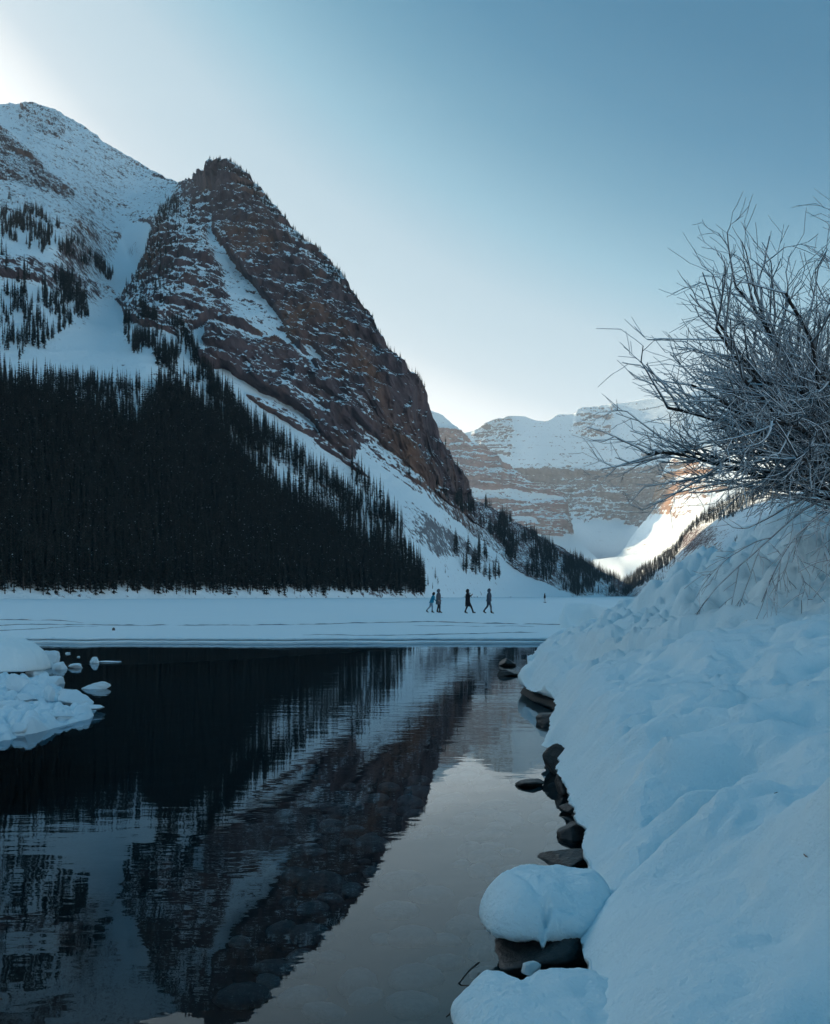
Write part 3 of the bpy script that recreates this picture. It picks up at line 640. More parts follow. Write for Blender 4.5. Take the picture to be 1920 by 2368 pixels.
wv = np.array([[-60, -8, WATER], [60, -8, WATER], [60, 60, WATER], [-60, 60, WATER]], float)
tag(link('lake_water', np_mesh('lake_water', wv, [[0, 1, 2, 3]]), water_mat()), kind='structure')
# waterline of the snow bank on the right: (depth, X)
EDGE = [(-6, -0.9), (0, 0.0), (1.5, 0.28), (2.9, .49), (3.61, .62), (4.03, .70), (4.56, .80), (5.0, .84), (5.53, .92), (6.04, .95), (6.85, 1.02), (7.65, 1.10), (8.2, 1.15), (8.5, 1.08), (9.27, 1.25), (10.4, 1.42), (11.6, 1.66), (12.6, 1.70), (13.6, 1.52), (14.6, 1.50), (16.2, 1.83), (18.5, 2.12), (20.8, 2.45), (26, 3.26), (32, 4.6), (60, 11)]
def edge_x(Y): return np.interp(Y, [e[0] for e in EDGE], [e[1] for e in EDGE])
bx = np.linspace(-30, 14, 300); by = np.concatenate([np.linspace(-6, 8, 200), np.linspace(8.2, 40, 100)])
BX, BY = np.meshgrid(bx, by); s = edge_x(BY) + 0.25 - BX
def bed_z(X, Y):
    s = edge_x(Y) + 0.25 - X
    return WATER + 0.16 - 0.30 * smooth(-.1, .5, s) - 0.55 * smooth(.3, 5, s) - 0.7 * smooth(4, 20, s) + 0.05 * fbm(X / .5, Y / .5, 0 * X, 4)
bed_mat = plain('lake_bed_silt', (0.050, 0.052, 0.052), 0.8, 0.45, 2.5, 0.3, .5, .02)
bed = tag(grid_obj('lake_bed', np.stack([BX, BY, bed_z(BX, BY)], -1), bed_mat), kind='structure')
def stone_mesh(seed, flat=0.6, sub=2, amp=0.25):
    bm = bmesh.new(); bmesh.ops.create_icosphere(bm, subdivisions=sub, radius=1.0)
    co = np.array([v.co[:] for v in bm.verts]); n = fbm(co[:, 0] * .8 + seed * 7.1, co[:, 1] * .8, co[:, 2] * .8 + seed, 3)
    for v, d in zip(bm.verts, n): v.co = v.co * (1 + amp * float(d)); v.co.z *= flat
    me = bpy.data.meshes.new('stone'); bm.to_mesh(me); bm.free()
    for p in me.polygons: p.use_smooth = True
    return me
def stone_mat(name, a, b, rough=.55):
    t = NT(name); v = t.coords(); n = t.noise(v, 3.0, 6, .6); oi = t.n('ObjectInfo').outputs['Random']
    t.principled(t.mix(t.math('MULTIPLY_ADD', oi, .6, t.math('MULTIPLY', n, .5)), c4(*a), c4(*b)), rough, t.bump(n, .5, .04), .4); return t.m
bed_stone = stone_mat('bed_stone', (0.12, 0.12, 0.12), (0.50, 0.50, 0.48))
SM = []
for k in range(6):
    m_ = stone_mesh(k, .5 + .05 * k); m_.materials.append(bed_stone); SM.append(m_)
placed = []
tries = 0
while len(placed) < 200 and tries < 6000:
    tries += 1
    Y = 1.9 + 7.0 * random.random() ** 1.7; X = edge_x(Y) - random.random() ** 1.3 * (.75 + .20 * Y); r = random.uniform(.045, .12)
    if (X / Y) * F + HX < -40 or any((X - a) ** 2 + (Y - b) ** 2 < (.8 * (r + c)) ** 2 for a, b, c in placed): continue
    placed.append((X, Y, r)); o = bpy.data.objects.new('stone', SM[len(placed) % 6]); C.objects.link(o); o.parent = bed
    o.location = (X, Y, min(float(bed_z(np.array(X), np.array(Y))) + r * .12, WATER - .02 - r * .62)); o.scale = (r * random.uniform(.9, 1.4), r * random.uniform(.8, 1.1), r * random.uniform(.7, 1)); o.rotation_euler = (random.uniform(-.2, .2), random.uniform(-.2, .2), random.uniform(0, 6.28))
# ------------------------------------------------------------------ the snow bank on the right
near_snow = snow_mat('bank_snow', 55.0, 0.65, 0.020, (1.03, 1.03, 1.02))
HEAP = np.array([(3.3, 19, 0.7), (3.6, 17, 1.22), (3.87, 16.5, 1.46), (4.6, 16, 1.70), (4.83, 15, 2.12), (5.17, 14.5, 2.46), (5.4, 14, 2.62), (5.63, 13.5, 2.74), (7.5, 13, 3.3), (10, 12.5, 3.6), (14, 12.5, 3.7)])
STEP = np.array([(2.15, 13.2), (2.28, 12.5), (2.49, 11.5), (2.77, 10.9), (3.05, 10.8), (3.36, 10.6), (3.6, 10.4), (3.86, 10.2), (4.96, 10.0), (8, 9.6), (14, 9)])
A_Y = [(-6, .25), (1.5, .22), (3, .30), (5, .45), (8, .60), (10, .66), (13, .60), (16, .55), (20, .42), (26, .22), (32, .15)]
def bump2(X, Y, x, y, a, b, rot, h):
    c, s_ = math.cos(rot), math.sin(rot); u = (X - x) * c + (Y - y) * s_; v = -(X - x) * s_ + (Y - y) * c
    return h * np.exp(-(u / a) ** 2 - (v / b) ** 2)
def bank_h(X, Y):
    s = np.maximum(X - edge_x(Y), 0)
    A = np.interp(Y, *zip(*A_Y))
    fall = 0.30 + 0.25 * smooth(2, 6, Y)
    z = (A + 0.05) * (1 - np.exp(-(s + .02) / fall)) - 0.05 + 0.05 * s + 0.10 * np.maximum(s - 0.8, 0)
    z = np.minimum(z, 1.75 + 0.02 * s)
    big = fbm(X / .85, Y / 1.2, 0 * X + 2.2, 3); rdg = fbm(X / 1.1 + .6 * big, Y / .62, 0 * X + 5.5, 4, .5, True)
    z = z + (0.17 * big + .15 * (rdg - .2)) * smooth(0, .5, s) * np.clip(Y / 4, .5, 1.4)
    # avalanche debris heaped up behind
    best = np.full(X.shape, -9.0)
    for i in range(len(HEAP) - 1):
        a, b = HEAP[i], HEAP[i + 1]; d = b - a; L2 = d[0] ** 2 + d[1] ** 2
        t = np.clip(((X - a[0]) * d[0] + (Y - a[1]) * d[1]) / L2, 0, 1)
        dist = np.hypot(X - a[0] - t * d[0], Y - a[1] - t * d[1]); best = np.maximum(best, a[2] + t * d[2] - 0.66 * np.sqrt(dist ** 2 + .04) - .04)
    wx = X + .10 * fbm(X / .5, Y / .5, 0 * X + 4, 3); wy = Y + .14 * fbm(X / .5, Y / .5, 0 * X + 14, 3)
    l1 = clods(wx / .75, wy / .95, 3); l2 = clods(wx / .34, wy / .42, 9); l3 = clods(wx / .15, wy / .19, 5)
    lump = .30 * l1 - .12 + .17 * l2 * (1 - .5 * l1) + .075 * l3 + .05 * fbm(X / .25, Y / .3, 0 * X + 8, 4, .6)
    up = smooth(-.25, .45, best - z)
    k = .12; z2 = best + lump * 1.25
    h_ = np.clip(.5 + .5 * (z2 - z) / k, 0, 1); z = z * (1 - h_) + z2 * h_ + k * h_ * (1 - h_)
    # the broken step
    Ys = np.interp(X, STEP[:, 0], STEP[:, 1]) + .16 * fbm(X / .6, 0 * X, 0 * X + 6, 2)
    d = Y - Ys; hs = .24 * np.clip(.8 + .8 * fbm(X / .7, 0 * X, 0 * X + 3, 3), .15, 1.2)
    z = z + hs * smooth(-.06, .24, d) * np.exp(-np.maximum(d, 0) / 2.6) * smooth(2.1, 2.4, X) - .05 * smooth(-.7, -.05, d) * smooth(.05, -.05, d) * smooth(2.1, 2.5, X)
    rub = smooth(-.1, .3, d) * smooth(3.5, .8, d) + .8 * smooth(11.5, 14, Y) * smooth(0, .6, s)
    z = z + .45 * lump * np.clip(rub, 0, 1) * smooth(2.0, 2.6, X + .05 * Y)
    # drifts, hollows and old tracks on the near slope
    z = z + bump2(X, Y, 1.52, 3.0, .25, .42, .2, .55) + bump2(X, Y, 1.28, 4.30, .40, .13, .5, -.22) + bump2(X, Y, 1.15, 3.92, .32, .12, .45, .10) + bump2(X, Y, 1.55, 4.85, .5, .16, .35, -.16)
    z = z + bump2(X, Y, 1.45, 5.3, .45, .15, .4, .12) + bump2(X, Y, 1.05, 2.35, .30, .22, .2, -.16) + bump2(X, Y, .95, 2.75, .35, .10, .9, -.05) + bump2(X, Y, 2.4, 6.6, .7, .3, .3, -.12) + bump2(X, Y, 1.6, 6.4, .5, .12, .8, -.05)
    for x, y, r in ((1.55, 6.9, .4), (1.75, 7.6, .7), (2.05, 8.1, .2), (1.9, 8.9, .6), (2.3, 9.2, .5), (2.35, 7.3, .6), (2.7, 8.2, .1), (2.6, 9.9, .4), (3.1, 9.0, .5), (2.0, 6.1, .3)): z = z + bump2(X, Y, x, y, .18, .10, r, -.085)
    q = fbm(X / .22, Y / .3, 0 * X + 7, 4, .55); z = z + .036 * q * smooth(0, .3, s)
    mk = smooth(-.05, .35, fbm(X / .55, Y / .7, 0 * X + 12, 3)); z = z + (.075 * clods(X / .19, Y / .25, 11) + .035 * clods(X / .075, Y / .10, 17)) * mk * smooth(0.02, .4, s) * np.clip(Y / 5, .35, 1.0)
    # wind ribs running down the face above the water
    z = z + .016 * fbm(X / .5, Y / .07, 0 * X + 1, 4, .6) * smooth(0, .1, s) * smooth(.9, .3, s)
    return z
Yr = np.concatenate([np.linspace(-5, 1.2, 24)[:-1], 1.2 * (34 / 1.2) ** np.linspace(0, 1, 680)])
under = [(.55, -.10), (.30, -.045), (.14, -.055), (.05, -.045), (.012, -.015)]
sc_ = np.concatenate([[u[0] for u in under], 11.0 * np.linspace(0, 1, 340) ** 1.9])
lipn = .05 * fbm(Yr / .5, 0 * Yr + 3, 0 * Yr, 4, .6) * np.clip(Yr / 3, .6, 2.0)
Xe = edge_x(Yr) + lipn
S, YY = np.meshgrid(sc_, Yr); XX = Xe[:, None] + S
ZZ = bank_h(XX - lipn[:, None], YY)
for k, (u, z) in enumerate(under): ZZ[:, k] = z + .02 * fbm(Yr / .15, 0 * Yr + k, 0 * Yr, 3)
nl = len(under); roundin = .05 * np.exp(-S[:, nl:] / .05); ZZ[:, nl:] += roundin * 0
bank = tag(grid_obj('snow_bank', np.stack([XX, YY, ZZ], -1), near_snow), kind='structure')

def pillow(name, outline, z0, top, mat, seed=0, crease=None, jag=.01, parent=None, nth=300, nr=34):
    """a cushion of snow over a closed outline, with a rounded rim and a hollow underside"""
    o = np.array(outline, float); c = o.mean(0); d = o - c; th = np.arctan2(d[:, 1], d[:, 0]); r = np.hypot(d[:, 0], d[:, 1]); k = np.argsort(th); th = th[k]; r = r[k]
    t = np.linspace(-math.pi, math.pi, nth, endpoint=False)
    rr = np.interp(t, np.concatenate([th - 2 * math.pi, th, th + 2 * math.pi]), np.tile(r, 3)); rr = blur(np.tile(rr, 3)[None].repeat(2, 0), 2)[0, nth:2 * nth]
    rr = rr * (1 + jag * 3 * fbm(np.cos(t) * 3 + seed, np.sin(t) * 3, 0 * t, 4, .6)) + .006 * fbm(np.cos(t) * 26 + seed, np.sin(t) * 26, 0 * t, 3, .7)
    rows = []
    for f, zz in ((.3, -.02), (.7, -.01), (.9, -.03), (.985, -.02)):
        rows.append(np.stack([c[0] + np.cos(t) * rr * f, c[1] + np.sin(t) * rr * f, z0 + zz + .02 * fbm(np.cos(t) * 9, np.sin(t) * 9, 0 * t + f * 5 + seed, 3)], -1))
    for f in np.concatenate([[1.0], np.linspace(1, 0.0, nr) ** .75 * .995]):
        x = c[0] + np.cos(t) * rr * f; y = c[1] + np.sin(t) * rr * f
        z = z0 + top * (max(0, 1 - f ** 3.2)) ** .55 + (.05 * fbm(x / .25 + seed, y / .25, 0 * x, 3) + .018 * fbm(x / .07, y / .07, 0 * x, 4, .6)) * (1 - f ** 6)
        if crease is not None:
            for (x1, y1, x2, y2, dep, wd) in crease:
                L2 = (x2 - x1) ** 2 + (y2 - y1) ** 2; q = np.clip(((x - x1) * (x2 - x1) + (y - y1) * (y2 - y1)) / L2, 0, 1); ds = np.hypot(x - x1 - q * (x2 - x1), y - y1 - q * (y2 - y1)); z = z - dep * np.exp(-(ds / wd) ** 2)
        rows.append(np.stack([x, y, z], -1))
    V = np.stack(rows); V = np.concatenate([V, V[:, :1]], 1)
    return grid_obj(name, V, mat, parent=parent)
def W(px, py, z):
    Y = (EYE - z) * F / (py - HY); return ((px - HX) / F * Y, Y)
cap = empty('snow_cushion', (0, 0, 0)); tag(cap, 'rounded snow cushion split by a crease on the dark boulder at the water', 'snow cushion')
pillow('snow_crust', [W(1118, 2108, .03), W(1140, 2142, .02), W(1190, 2152, .02), W(1250, 2152, .02), W(1310, 2148, .02), W(1370, 2135, .02), W(1410, 2080, .03), W(1400, 2035, .05), W(1330, 2030, .05), W(1250, 2022, .05), W(1192, 2018, .05), W(1150, 2050, .05)], .0, .15, near_snow, 3,
       [(*W(1240, 2160, .05), *W(1265, 2075, .12), .055, .013), (*W(1265, 2060, .15), *W(1320, 2055, .15), .02, .02), (*W(1180, 2045, .1), *W(1262, 2060, .15), .015, .02)], parent=cap)
icem = plain('icicle_ice', (0.42, 0.50, 0.54), 0.15, 0.15, 20, 0.5)
for k in range(26):                                # the fringe of icicles under its front rim
    px = 1132 + k * 9.3 + random.uniform(-3, 3); x, y = W(px, 2146 + random.uniform(-4, 3), .0); L = random.uniform(.012, .05) * (1.4 if k % 5 == 0 else 1); r = random.uniform(.004, .009)
    V = [(x + r * math.cos(a * 1.256), y + .012 + r * math.sin(a * 1.256), .005) for a in range(5)] + [(x + random.uniform(-.003, .003), y + .012, .0 - L)]
    me = bpy.data.meshes.new('icicle'); me.from_pydata(V, [], [(a, (a + 1) % 5, 5) for a in range(5)]); link('icicle', me, icem, cap)
md_ = empty('snow_mound', (0, 0, 0)); tag(md_, 'low crusted snow mound at the bottom edge beside the water with twigs', 'snow mound')
pillow('crust', [W(1085, 2268, .0), W(1108, 2250, .0), W(1150, 2256, .0), W(1185, 2275, .0), W(1230, 2272, .0), W(1275, 2252, .0), W(1352, 2236, .0), W(1430, 2260, .0), (.62, 2.75), (.45, 2.55), (.28, 2.6), (.14, 2.85), (.125, 3.0)], -.05, .10, near_snow, 8, None, .05, parent=md_)

# ------------------------------------------------------------------ shore rocks
wet_stone = stone_mat('wet_dark_stone', (0.018, 0.017, 0.016), (0.060, 0.055, 0.052), .35)
def rock_mesh(seed):
    bm = bmesh.new(); bmesh.ops.create_icosphere(bm, subdivisions=4, radius=1.0); r = random.Random(seed)
    cuts = [(Vector((r.gauss(0, 1), r.gauss(0, 1), r.gauss(0, .9))).normalized(), r.uniform(.42, .8)) for _ in range(9)]
    for v in bm.verts:
        p = v.co.copy()
        for n_, d_ in cuts:
            e_ = p.dot(n_) - d_
            if e_ > 0: p -= n_ * e_ * .92
        v.co = p
    co = np.array([v.co[:] for v in bm.verts]); nn = fbm(co[:, 0] * 1.6 + seed, co[:, 1] * 1.6, co[:, 2] * 1.6, 5, .6)
    for v, d_ in zip(bm.verts, nn): v.co *= 1.25 * (1 + .22 * float(d_))
    me = bpy.data.meshes.new('shore_rock'); bm.to_mesh(me); bm.free()
    for p in me.polygons: p.use_smooth = True
    return me
def shore_rock(px, py, wpx, hpx, label, z=WATER, seed=0, flat=1.0, depth=1.0, cat='rock', snow=None):
    Y = (EYE - z) * F / (py - HY); x = (px - HX) / F * Y; w = wpx / F * Y / 2; h = hpx / F * Y / 2
    o = link('shore_rock', rock_mesh(seed + 20), wet_stone); d = w * depth
    o.location = (x, Y + d * .6, z + h * .45); o.scale = (w, d, h * 1.15); o.rotation_euler = (random.uniform(-.15, .15), random.uniform(-.15, .15), random.uniform(-.5, .5))
    tag(o, label, cat); return o
shore_rock(1245, 2250, 240, 118, 'large black boulder under the creased snow cushion', seed=1, depth=.8)
shore_rock(1227, 1818, 54, 22, 'small dark stone alone in the bright water near the bank', seed=2)
shore_rock(1292, 1790, 62, 70, 'dark upright rock in the hollow under the jutting snow lip', seed=3)
shore_rock(1312, 1836, 60, 46, 'brown-grey rock below the upright rock under the overhanging snow', seed=4)
shore_rock(1330, 1882, 60, 40, 'dark rock at the water just above the frosted slab', seed=5)
shore_rock(1345, 1940, 90, 46, 'rock dusted with frost beside the flat slab at the bank', seed=6)
shore_rock(1318, 2000, 130, 30, 'flat dark slab pointing into the water above the snow cushion', seed=7, depth=.8)
shore_rock(1180, 1563, 56, 16, 'flat dark rock off the far tip of the snow bank', seed=8)
shore_rock(1176, 1540, 34, 18, 'small dark rock behind the flat rock off the far snow tip', seed=9)
shore_rock(1222, 1552, 34, 16, 'dark rock tucked against the far tip of the snow bank', seed=10)
shore_rock(1278, 1672, 60, 34, 'wet rock under the snow lip between the two hanging lobes', seed=11)
shore_rock(1288, 1625, 44, 30, 'dark rock in the notch behind the nearer snow lobe', seed=12)
sn = shore_rock(1222, 2228, 42, 24, 'small snow lump lying on the black boulder in the dark hollow', z=-.05, seed=13, cat='snow lump'); sn.name = 'snow_lump'; sn.data.materials[0] = near_snow; sn.location.y -= .1

def tube(path, r0, r1, n=5, V=None, Fc=None):
    path = [Vector(p) for p in path]; b = len(V); m = len(path)
    for i, p in enumerate(path):
        d = (path[min(i + 1, m - 1)] - path[max(i - 1, 0)]).normalized(); u = d.cross(Vector((0.3, .2, 1))).normalized() if abs(d.z) < .95 else d.cross(Vector((1, 0, 0))).normalized(); w = d.cross(u)
        r = r0 + (r1 - r0) * i / (m - 1)
        for k in range(n): a = 6.2832 * k / n; V.append(tuple(p + u * (r * math.cos(a)) + w * (r * math.sin(a))))
    for i in range(m - 1):
        for k in range(n): Fc.append((b + i * n + k, b + i * n + (k + 1) % n, b + (i + 1) * n + (k + 1) % n, b + (i + 1) * n + k))
twig_m = plain('dark_twig', (0.035, 0.028, 0.024), .8, .3, 20)
def twig(pts, r, label):
    V = []; Fc = []; tube(pts, r, r * .6, 5, V, Fc); me = bpy.data.meshes.new('twig'); me.from_pydata(V, [], Fc); tag(link('twig', me, twig_m), label, 'twig')
SPECK = []
def W3(px, py, z): x, y = W(px, py, z); return (x, y, z)
twig([W3(1108, 2226, -.13), W3(1085, 2245, -.10), W3(1061, 2275, -.10), W3(1068, 2279, -.11), W3(1100, 2281, -.06)], .0035, 'bent dark twig reaching over the water above the snow mound')
twig([W3(1088, 2308, -.05), W3(1060, 2330, -.09), W3(1032, 2352, -.12)], .004, 'straight dark twig slanting into the water at the bottom edge')
twig([W3(1190, 2270, .04), W3(1198, 2273, .045), W3(1202, 2274, .05)], .003, 'short broken twig lying on the snow mound')
for tpx, tpy, tl in ((1868, 1588, 'tiny dark twig bit on the snow high on the right edge'), (1512, 1990, 'tiny dark twig bit on the middle of the near snow slope'), (1790, 1838, 'tiny dark twig bit on the snow left of the dead leaf')): SPECK.append((tpx, tpy, tl))
# a dead leaf caught in the drift at the right edge
leaf_m = plain('dead_leaf', (0.30, 0.22, 0.19), .8, .4, 60)
def on_bank(px, py):
    for Y in np.linspace(1.5, 14, 4000):
        x, y, z = P(px, py, Y)
        if bank_h(np.array([x]), np.array([Y]))[0] >= z: return Vector((x, Y, z))
    return Vector(P(px, py, 4))
Ys_ = np.linspace(1.5, 16, 3000)
def on_bank(px, py):
    x, z = (px - HX) / F * Ys_, EYE - (py - HY) / F * Ys_; k = int(np.argmax(bank_h(x, Ys_) >= z)); return Vector((x[k], Ys_[k], z[k]))
def leaf(px, py, sz, rot, label):
    p = on_bank(px, py); bm = bmesh.new(); g_ = 6; vs = {}
    for i in range(g_ + 1):
        t = i / g_; w = math.sin(t * math.pi) ** .8 * .42 + .02
        for j in (-1, 0, 1): vs[i, j] = bm.verts.new(((t - .5) * 1.4, j * w, .25 * abs(j) * w + .22 * math.sin(t * 4)))
    for i in range(g_):
        for j in (-1, 0): bm.faces.new((vs[i, j], vs[i + 1, j], vs[i + 1, j + 1], vs[i, j + 1]))
    me = bpy.data.meshes.new('dead_leaf'); bm.to_mesh(me); bm.free(); o = link('dead_leaf', me, leaf_m); o.location = p + Vector((0, -.008, .008)); o.scale = (sz,) * 3; o.rotation_euler = rot; tag(o, label, 'leaf')
for tpx, tpy, tl in SPECK:
    q_ = on_bank(tpx, tpy) + Vector((0, -.004, .006)); twig([q_, q_ + Vector((.012, .004, .003)), q_ + Vector((.022, .010, .002))], .002, tl)
leaf(1857, 1990, .03, (.9, 1.0, 1.2), 'curled brown dead leaf lying in the snow at the right edge')

# ------------------------------------------------------------------ snow and ice along the left
chunk_ice = snow_mat('chunk_ice', 40.0, .5, .012, (.90, .94, .97))
x0, y0 = W(-45, 1566, WATER)
sm = empty('snow_boulder', (0, 0, 0)); tag(sm, 'smooth rounded snow mound at the left edge of the water', 'snow mound')
o1 = [(x0 + 1.05 * math.cos(a) * 1.0, y0 + .75 * math.sin(a)) for a in np.linspace(0, 6.1, 16)]
pillow('dome', [(x + .0, y + .35) for x, y in o1], -.02, .56, near_snow, 21, None, .02, parent=sm)
slush = [W(-120, 1730, -.1), W(0, 1706, -.1), W(60, 1694, -.1), W(120, 1672, -.1), W(170, 1660, -.1), W(230, 1648, -.1), W(205, 1632, -.1), W(150, 1612, -.1), W(140, 1590, -.1), W(118, 1566, -.1), W(60, 1560, -.1), W(-100, 1560, -.1)]
cx_ = np.linspace(-9.5, -3.0, 300); cy_ = np.linspace(8.2, 18.5, 340); CX, CY = np.meshgrid(cx_, cy_)
inside = in_poly(CX + .34 * fbm(CX / .35, CY / .5, 0 * CX, 4, .6), CY + .7 * fbm(CX / .35, CY / .5, 0 * CX + 5, 4, .6), slush).astype(float); ins = blur(inside, 3)
k1 = clods(CX / .30, CY / .44, 2); k2 = clods(CX / .12, CY / .18, 7); hole = smooth(.05, .45, fbm(CX / .45, CY / .6, 0 * CX + 31, 4, .6)) * smooth(-6.2, -4.6, CX)
zz = WATER - .05 + .085 * smooth(.25, .7, ins) + (.17 * k1 + .13 * k2 - .06) * smooth(.3, .9, ins) - .16 * hole + .05 * fbm(CX / .8, CY / .9, 0 * CX, 3) * ins
zz = zz + .07 * np.exp(-((CX + 5.0) / 1.0) ** 2 - ((CY - 10.9) / .8) ** 2)
tag(grid_obj('shore_ice', np.stack([CX, CY, zz], -1), chunk_ice, keep=(ins[:-1, :-1] > .12)), kind='structure')
def chunk(px, py, wpx, hpx, label, seed, sharp=.5, z=WATER, dep=1.0):
    Y = (EYE - z) * F / (py - HY); x = (px - HX) / F * Y; w = wpx / F * Y / 2; h = hpx / F * Y
    bm = bmesh.new(); bmesh.ops.create_icosphere(bm, subdivisions=4, radius=1.0); r = random.Random(seed)
    cuts = [(Vector((r.gauss(0, 1), r.gauss(0, 1), r.gauss(0, .8))).normalized(), r.uniform(.45, .8)) for _ in range(7)]
    for v in bm.verts:
        p = v.co.copy()
        for n_, d_ in cuts:
            e = p.dot(n_) - d_
            if e > 0: p -= n_ * e * .9
        v.co = p
    co = np.array([v.co[:] for v in bm.verts]); nn = fbm(co[:, 0] * 2.2 + seed, co[:, 1] * 2.2, co[:, 2] * 2.2, 4, .6)
    for v, d_ in zip(bm.verts, nn): v.co *= 1 + .22 * float(d_)
    me = bpy.data.meshes.new('ice_chunk'); bm.to_mesh(me); bm.free()
    for p in me.polygons: p.use_smooth = True
    o = link('ice_chunk', me, chunk_ice); o.location = (x, Y + w * dep * .5, z + h * .35); o.scale = (w * 1.15, w * dep, h * 1.0); o.rotation_euler = (0, 0, 0); tag(o, label, 'ice'); return o
chunk(36, 1590, 46, 24, 'angular snow block on the shore ice under the left mound', 1, z=-.05)
chunk(112, 1617, 26, 24, 'small upright snow block on the shore ice', 2, z=-.07)
chunk(106, 1532, 56, 22, 'biggest broken ice piece just right of the snow mound', 3)
chunk(90, 1545, 50, 14, 'low ice piece in front of the biggest broken piece', 4)
chunk(136, 1548, 40, 16, 'pointed ice piece right of the biggest broken piece', 5)
chunk(175, 1545, 32, 8, 'thin ice piece floating alone past the pointed piece', 6)
chunk(218, 1534, 22, 11, 'triangular ice piece floating farthest from the left mound', 7)
chunk(252, 1532, 50, 2.5, 'thin sliver of ice trailing from the triangular piece', 8)
chunk(218, 1594, 60, 13, 'oval snow-topped floe floating alone in the dark water', 9)
chunk(122, 1583, 58, 14, 'long broken ice slab below the pointed piece', 10)
chunk(148, 1607, 48, 10, 'flat ice slab at the outer rim of the shore ice', 11)
chunk(165, 1630, 92, 24, 'large rough ice slab jutting from the shore ice into the water', 12)
chunk(82, 1685, 48, 22, 'small ice lump at the lower rim of the shore ice', 13)
chunk(68, 1508, 34, 9, 'flat ice piece touching the top of the left snow mound', 14)
chunk(80, 1565, 50, 12, 'ragged ice ledge at the foot of the left snow mound', 15)
chunk(156, 1512, 12, 2.5, 'tiny ice chip on the dark water behind the floes', 16)
chunk(181, 1520, 8, 2, 'tiniest ice chip on the dark water near the triangular piece', 17)
SL = ('outermost pointed', 'low flat outer', 'middle crumbled', 'smaller middle', 'nearest frame edge, lowest', 'leftmost upper', 'central upper', 'thin outer')
for i, (a, b, c, d) in enumerate(((200, 1641, 60, 8), (185, 1647, 40, 6), (130, 1660, 60, 10), (100, 1668, 40, 10), (40, 1690, 50, 14), (20, 1640, 70, 14), (60, 1620, 50, 12), (150, 1648, 50, 8))):
    chunk(a, b, c, d, SL[i] + ' slush lump frozen into the shore ice at the left', 40 + i, z=-.1)['group'] = 'slush lumps in the shore ice'
# chunks of avalanche snow lying apart
def block(px, py, wpx, hpx, z, label, seed):
    Y = (EYE - z) * F / (py - HY); o = chunk(px, py, wpx, hpx, label, seed, z=z); o.name = 'snow_block'; o.data.materials[0] = near_snow; o['category'] = 'snow block'; return o
block(1365, 1452, 112, 56, .0, 'big rounded snow block on the ice at the far end of the bank', 31)
block(1425, 1460, 60, 40, .2, 'snow block wedged between the big block and the debris heap', 32)
tiny = chunk(262, 1458, 7, 5, 'small dark stone on the ice in front of the forest', 33, z=.0); tiny.name = 'stone_on_ice'; tiny.data.materials[0] = wet_stone; tiny['category'] = 'stone'
# ------------------------------------------------------------------ the frosted shrub
def frost_mat():
    t = NT('frosted_twig'); nz = t.n('SeparateXYZ', {0: t.n('NewGeometry').outputs['Normal']}).outputs[2]
    n = t.noise(t.coords(), 9.0, 4)
    f = t.maprange(t.math('MULTIPLY_ADD', n, .9, nz), 0.0, 0.95)
    t.principled(t.mix(f, c4(.085, .085, .09), c4(.70, .76, .80)), .85, None, .2); return t.m
frost = frost_mat()
limb_m = plain('shrub_bark', (0.030, 0.026, 0.024), .9, .4, 8.0)
rs = random.Random(5)
class Shrub:
    def __init__(self): self.limbs = []; self.T = ([], [])
    def branch(self, p, d, L, r, lvl, out):
        n = max(3, int(L / (.16 if lvl < 2 else .09))); path = [p.copy()]; q = p.copy(); d = d.normalized(); seg = L / n; kids = []
        for i in range(n):
            d = (d + Vector((rs.gauss(0, .065), rs.gauss(0, .065), rs.gauss(0, .06) + ((-.042 if lvl == 0 else -.012) if lvl < 2 else .0))) + out * .05).normalized()
            q = q + d * seg; path.append(q.copy()); kids.append((q.copy(), d.copy(), (i + 1) / n))
        if lvl < 1: self.limbs.append(([], []))
        V, Fc = self.limbs[-1] if lvl < 1 else self.T
        tube(path, r, r * (.45 if lvl < 2 else .75), 5 if lvl < 1 else 3, V, Fc)
        if lvl >= 4: return
        for (k, dd, f) in kids:
            if lvl == 0 and f < .15: continue
            m = (2 if rs.random() < .30 else 1) if lvl == 0 else (1 if rs.random() < (.80, .55, .66, .40)[lvl] else 0)
            pass
            for _ in range(m):
                ax = dd.orthogonal().normalized(); ax.rotate(Matrix.Rotation(rs.uniform(0, 6.28), 3, dd)); a = R(rs.uniform(24, 50)); nd = dd.copy(); nd.rotate(Matrix.Rotation(a, 3, ax))
                if nd.y > .75: continue
                ln = L * (1 - .55 * f) * rs.uniform(.32, .58) if lvl < 2 else rs.uniform(.12, .34)
                if lvl == 0: ln = min(ln, 1.25)
                self.branch(k, nd, ln, max(r * .48, .0046), lvl + 1, out)
sh = Shrub()
root = Vector((5.35, 11.7, 1.9))
tips = [(1395, 890, 11.2), (1470, 915, 11.9), (1485, 765, 11.0), (1530, 720, 11.5), (1560, 645, 11.2), (1610, 595, 12.0), (1660, 570, 11.0), (1720, 520, 11.6), (1790, 490, 11.2), (1880, 500, 11.6),
        (1540, 830, 10.6), (1600, 720, 10.4), (1680, 660, 10.2), (1700, 770, 9.9), (1600, 870, 10.3), (1640, 950, 10.1), (1720, 890, 9.9), (1800, 720, 10.0), (1850, 590, 10.2), (1850, 840, 9.8),
        (1560, 780, 12.8), (1660, 700, 13.0), (1680, 1010, 12.6), (1840, 600, 12.6), (1850, 1000, 10.2), (1900, 900, 10.3), (1600, 940, 12.2), (1900, 740, 11),
        (1740, 850, 11.5), (1770, 930, 11.2), (1830, 950, 11.4), (1880, 1060, 11.0)]
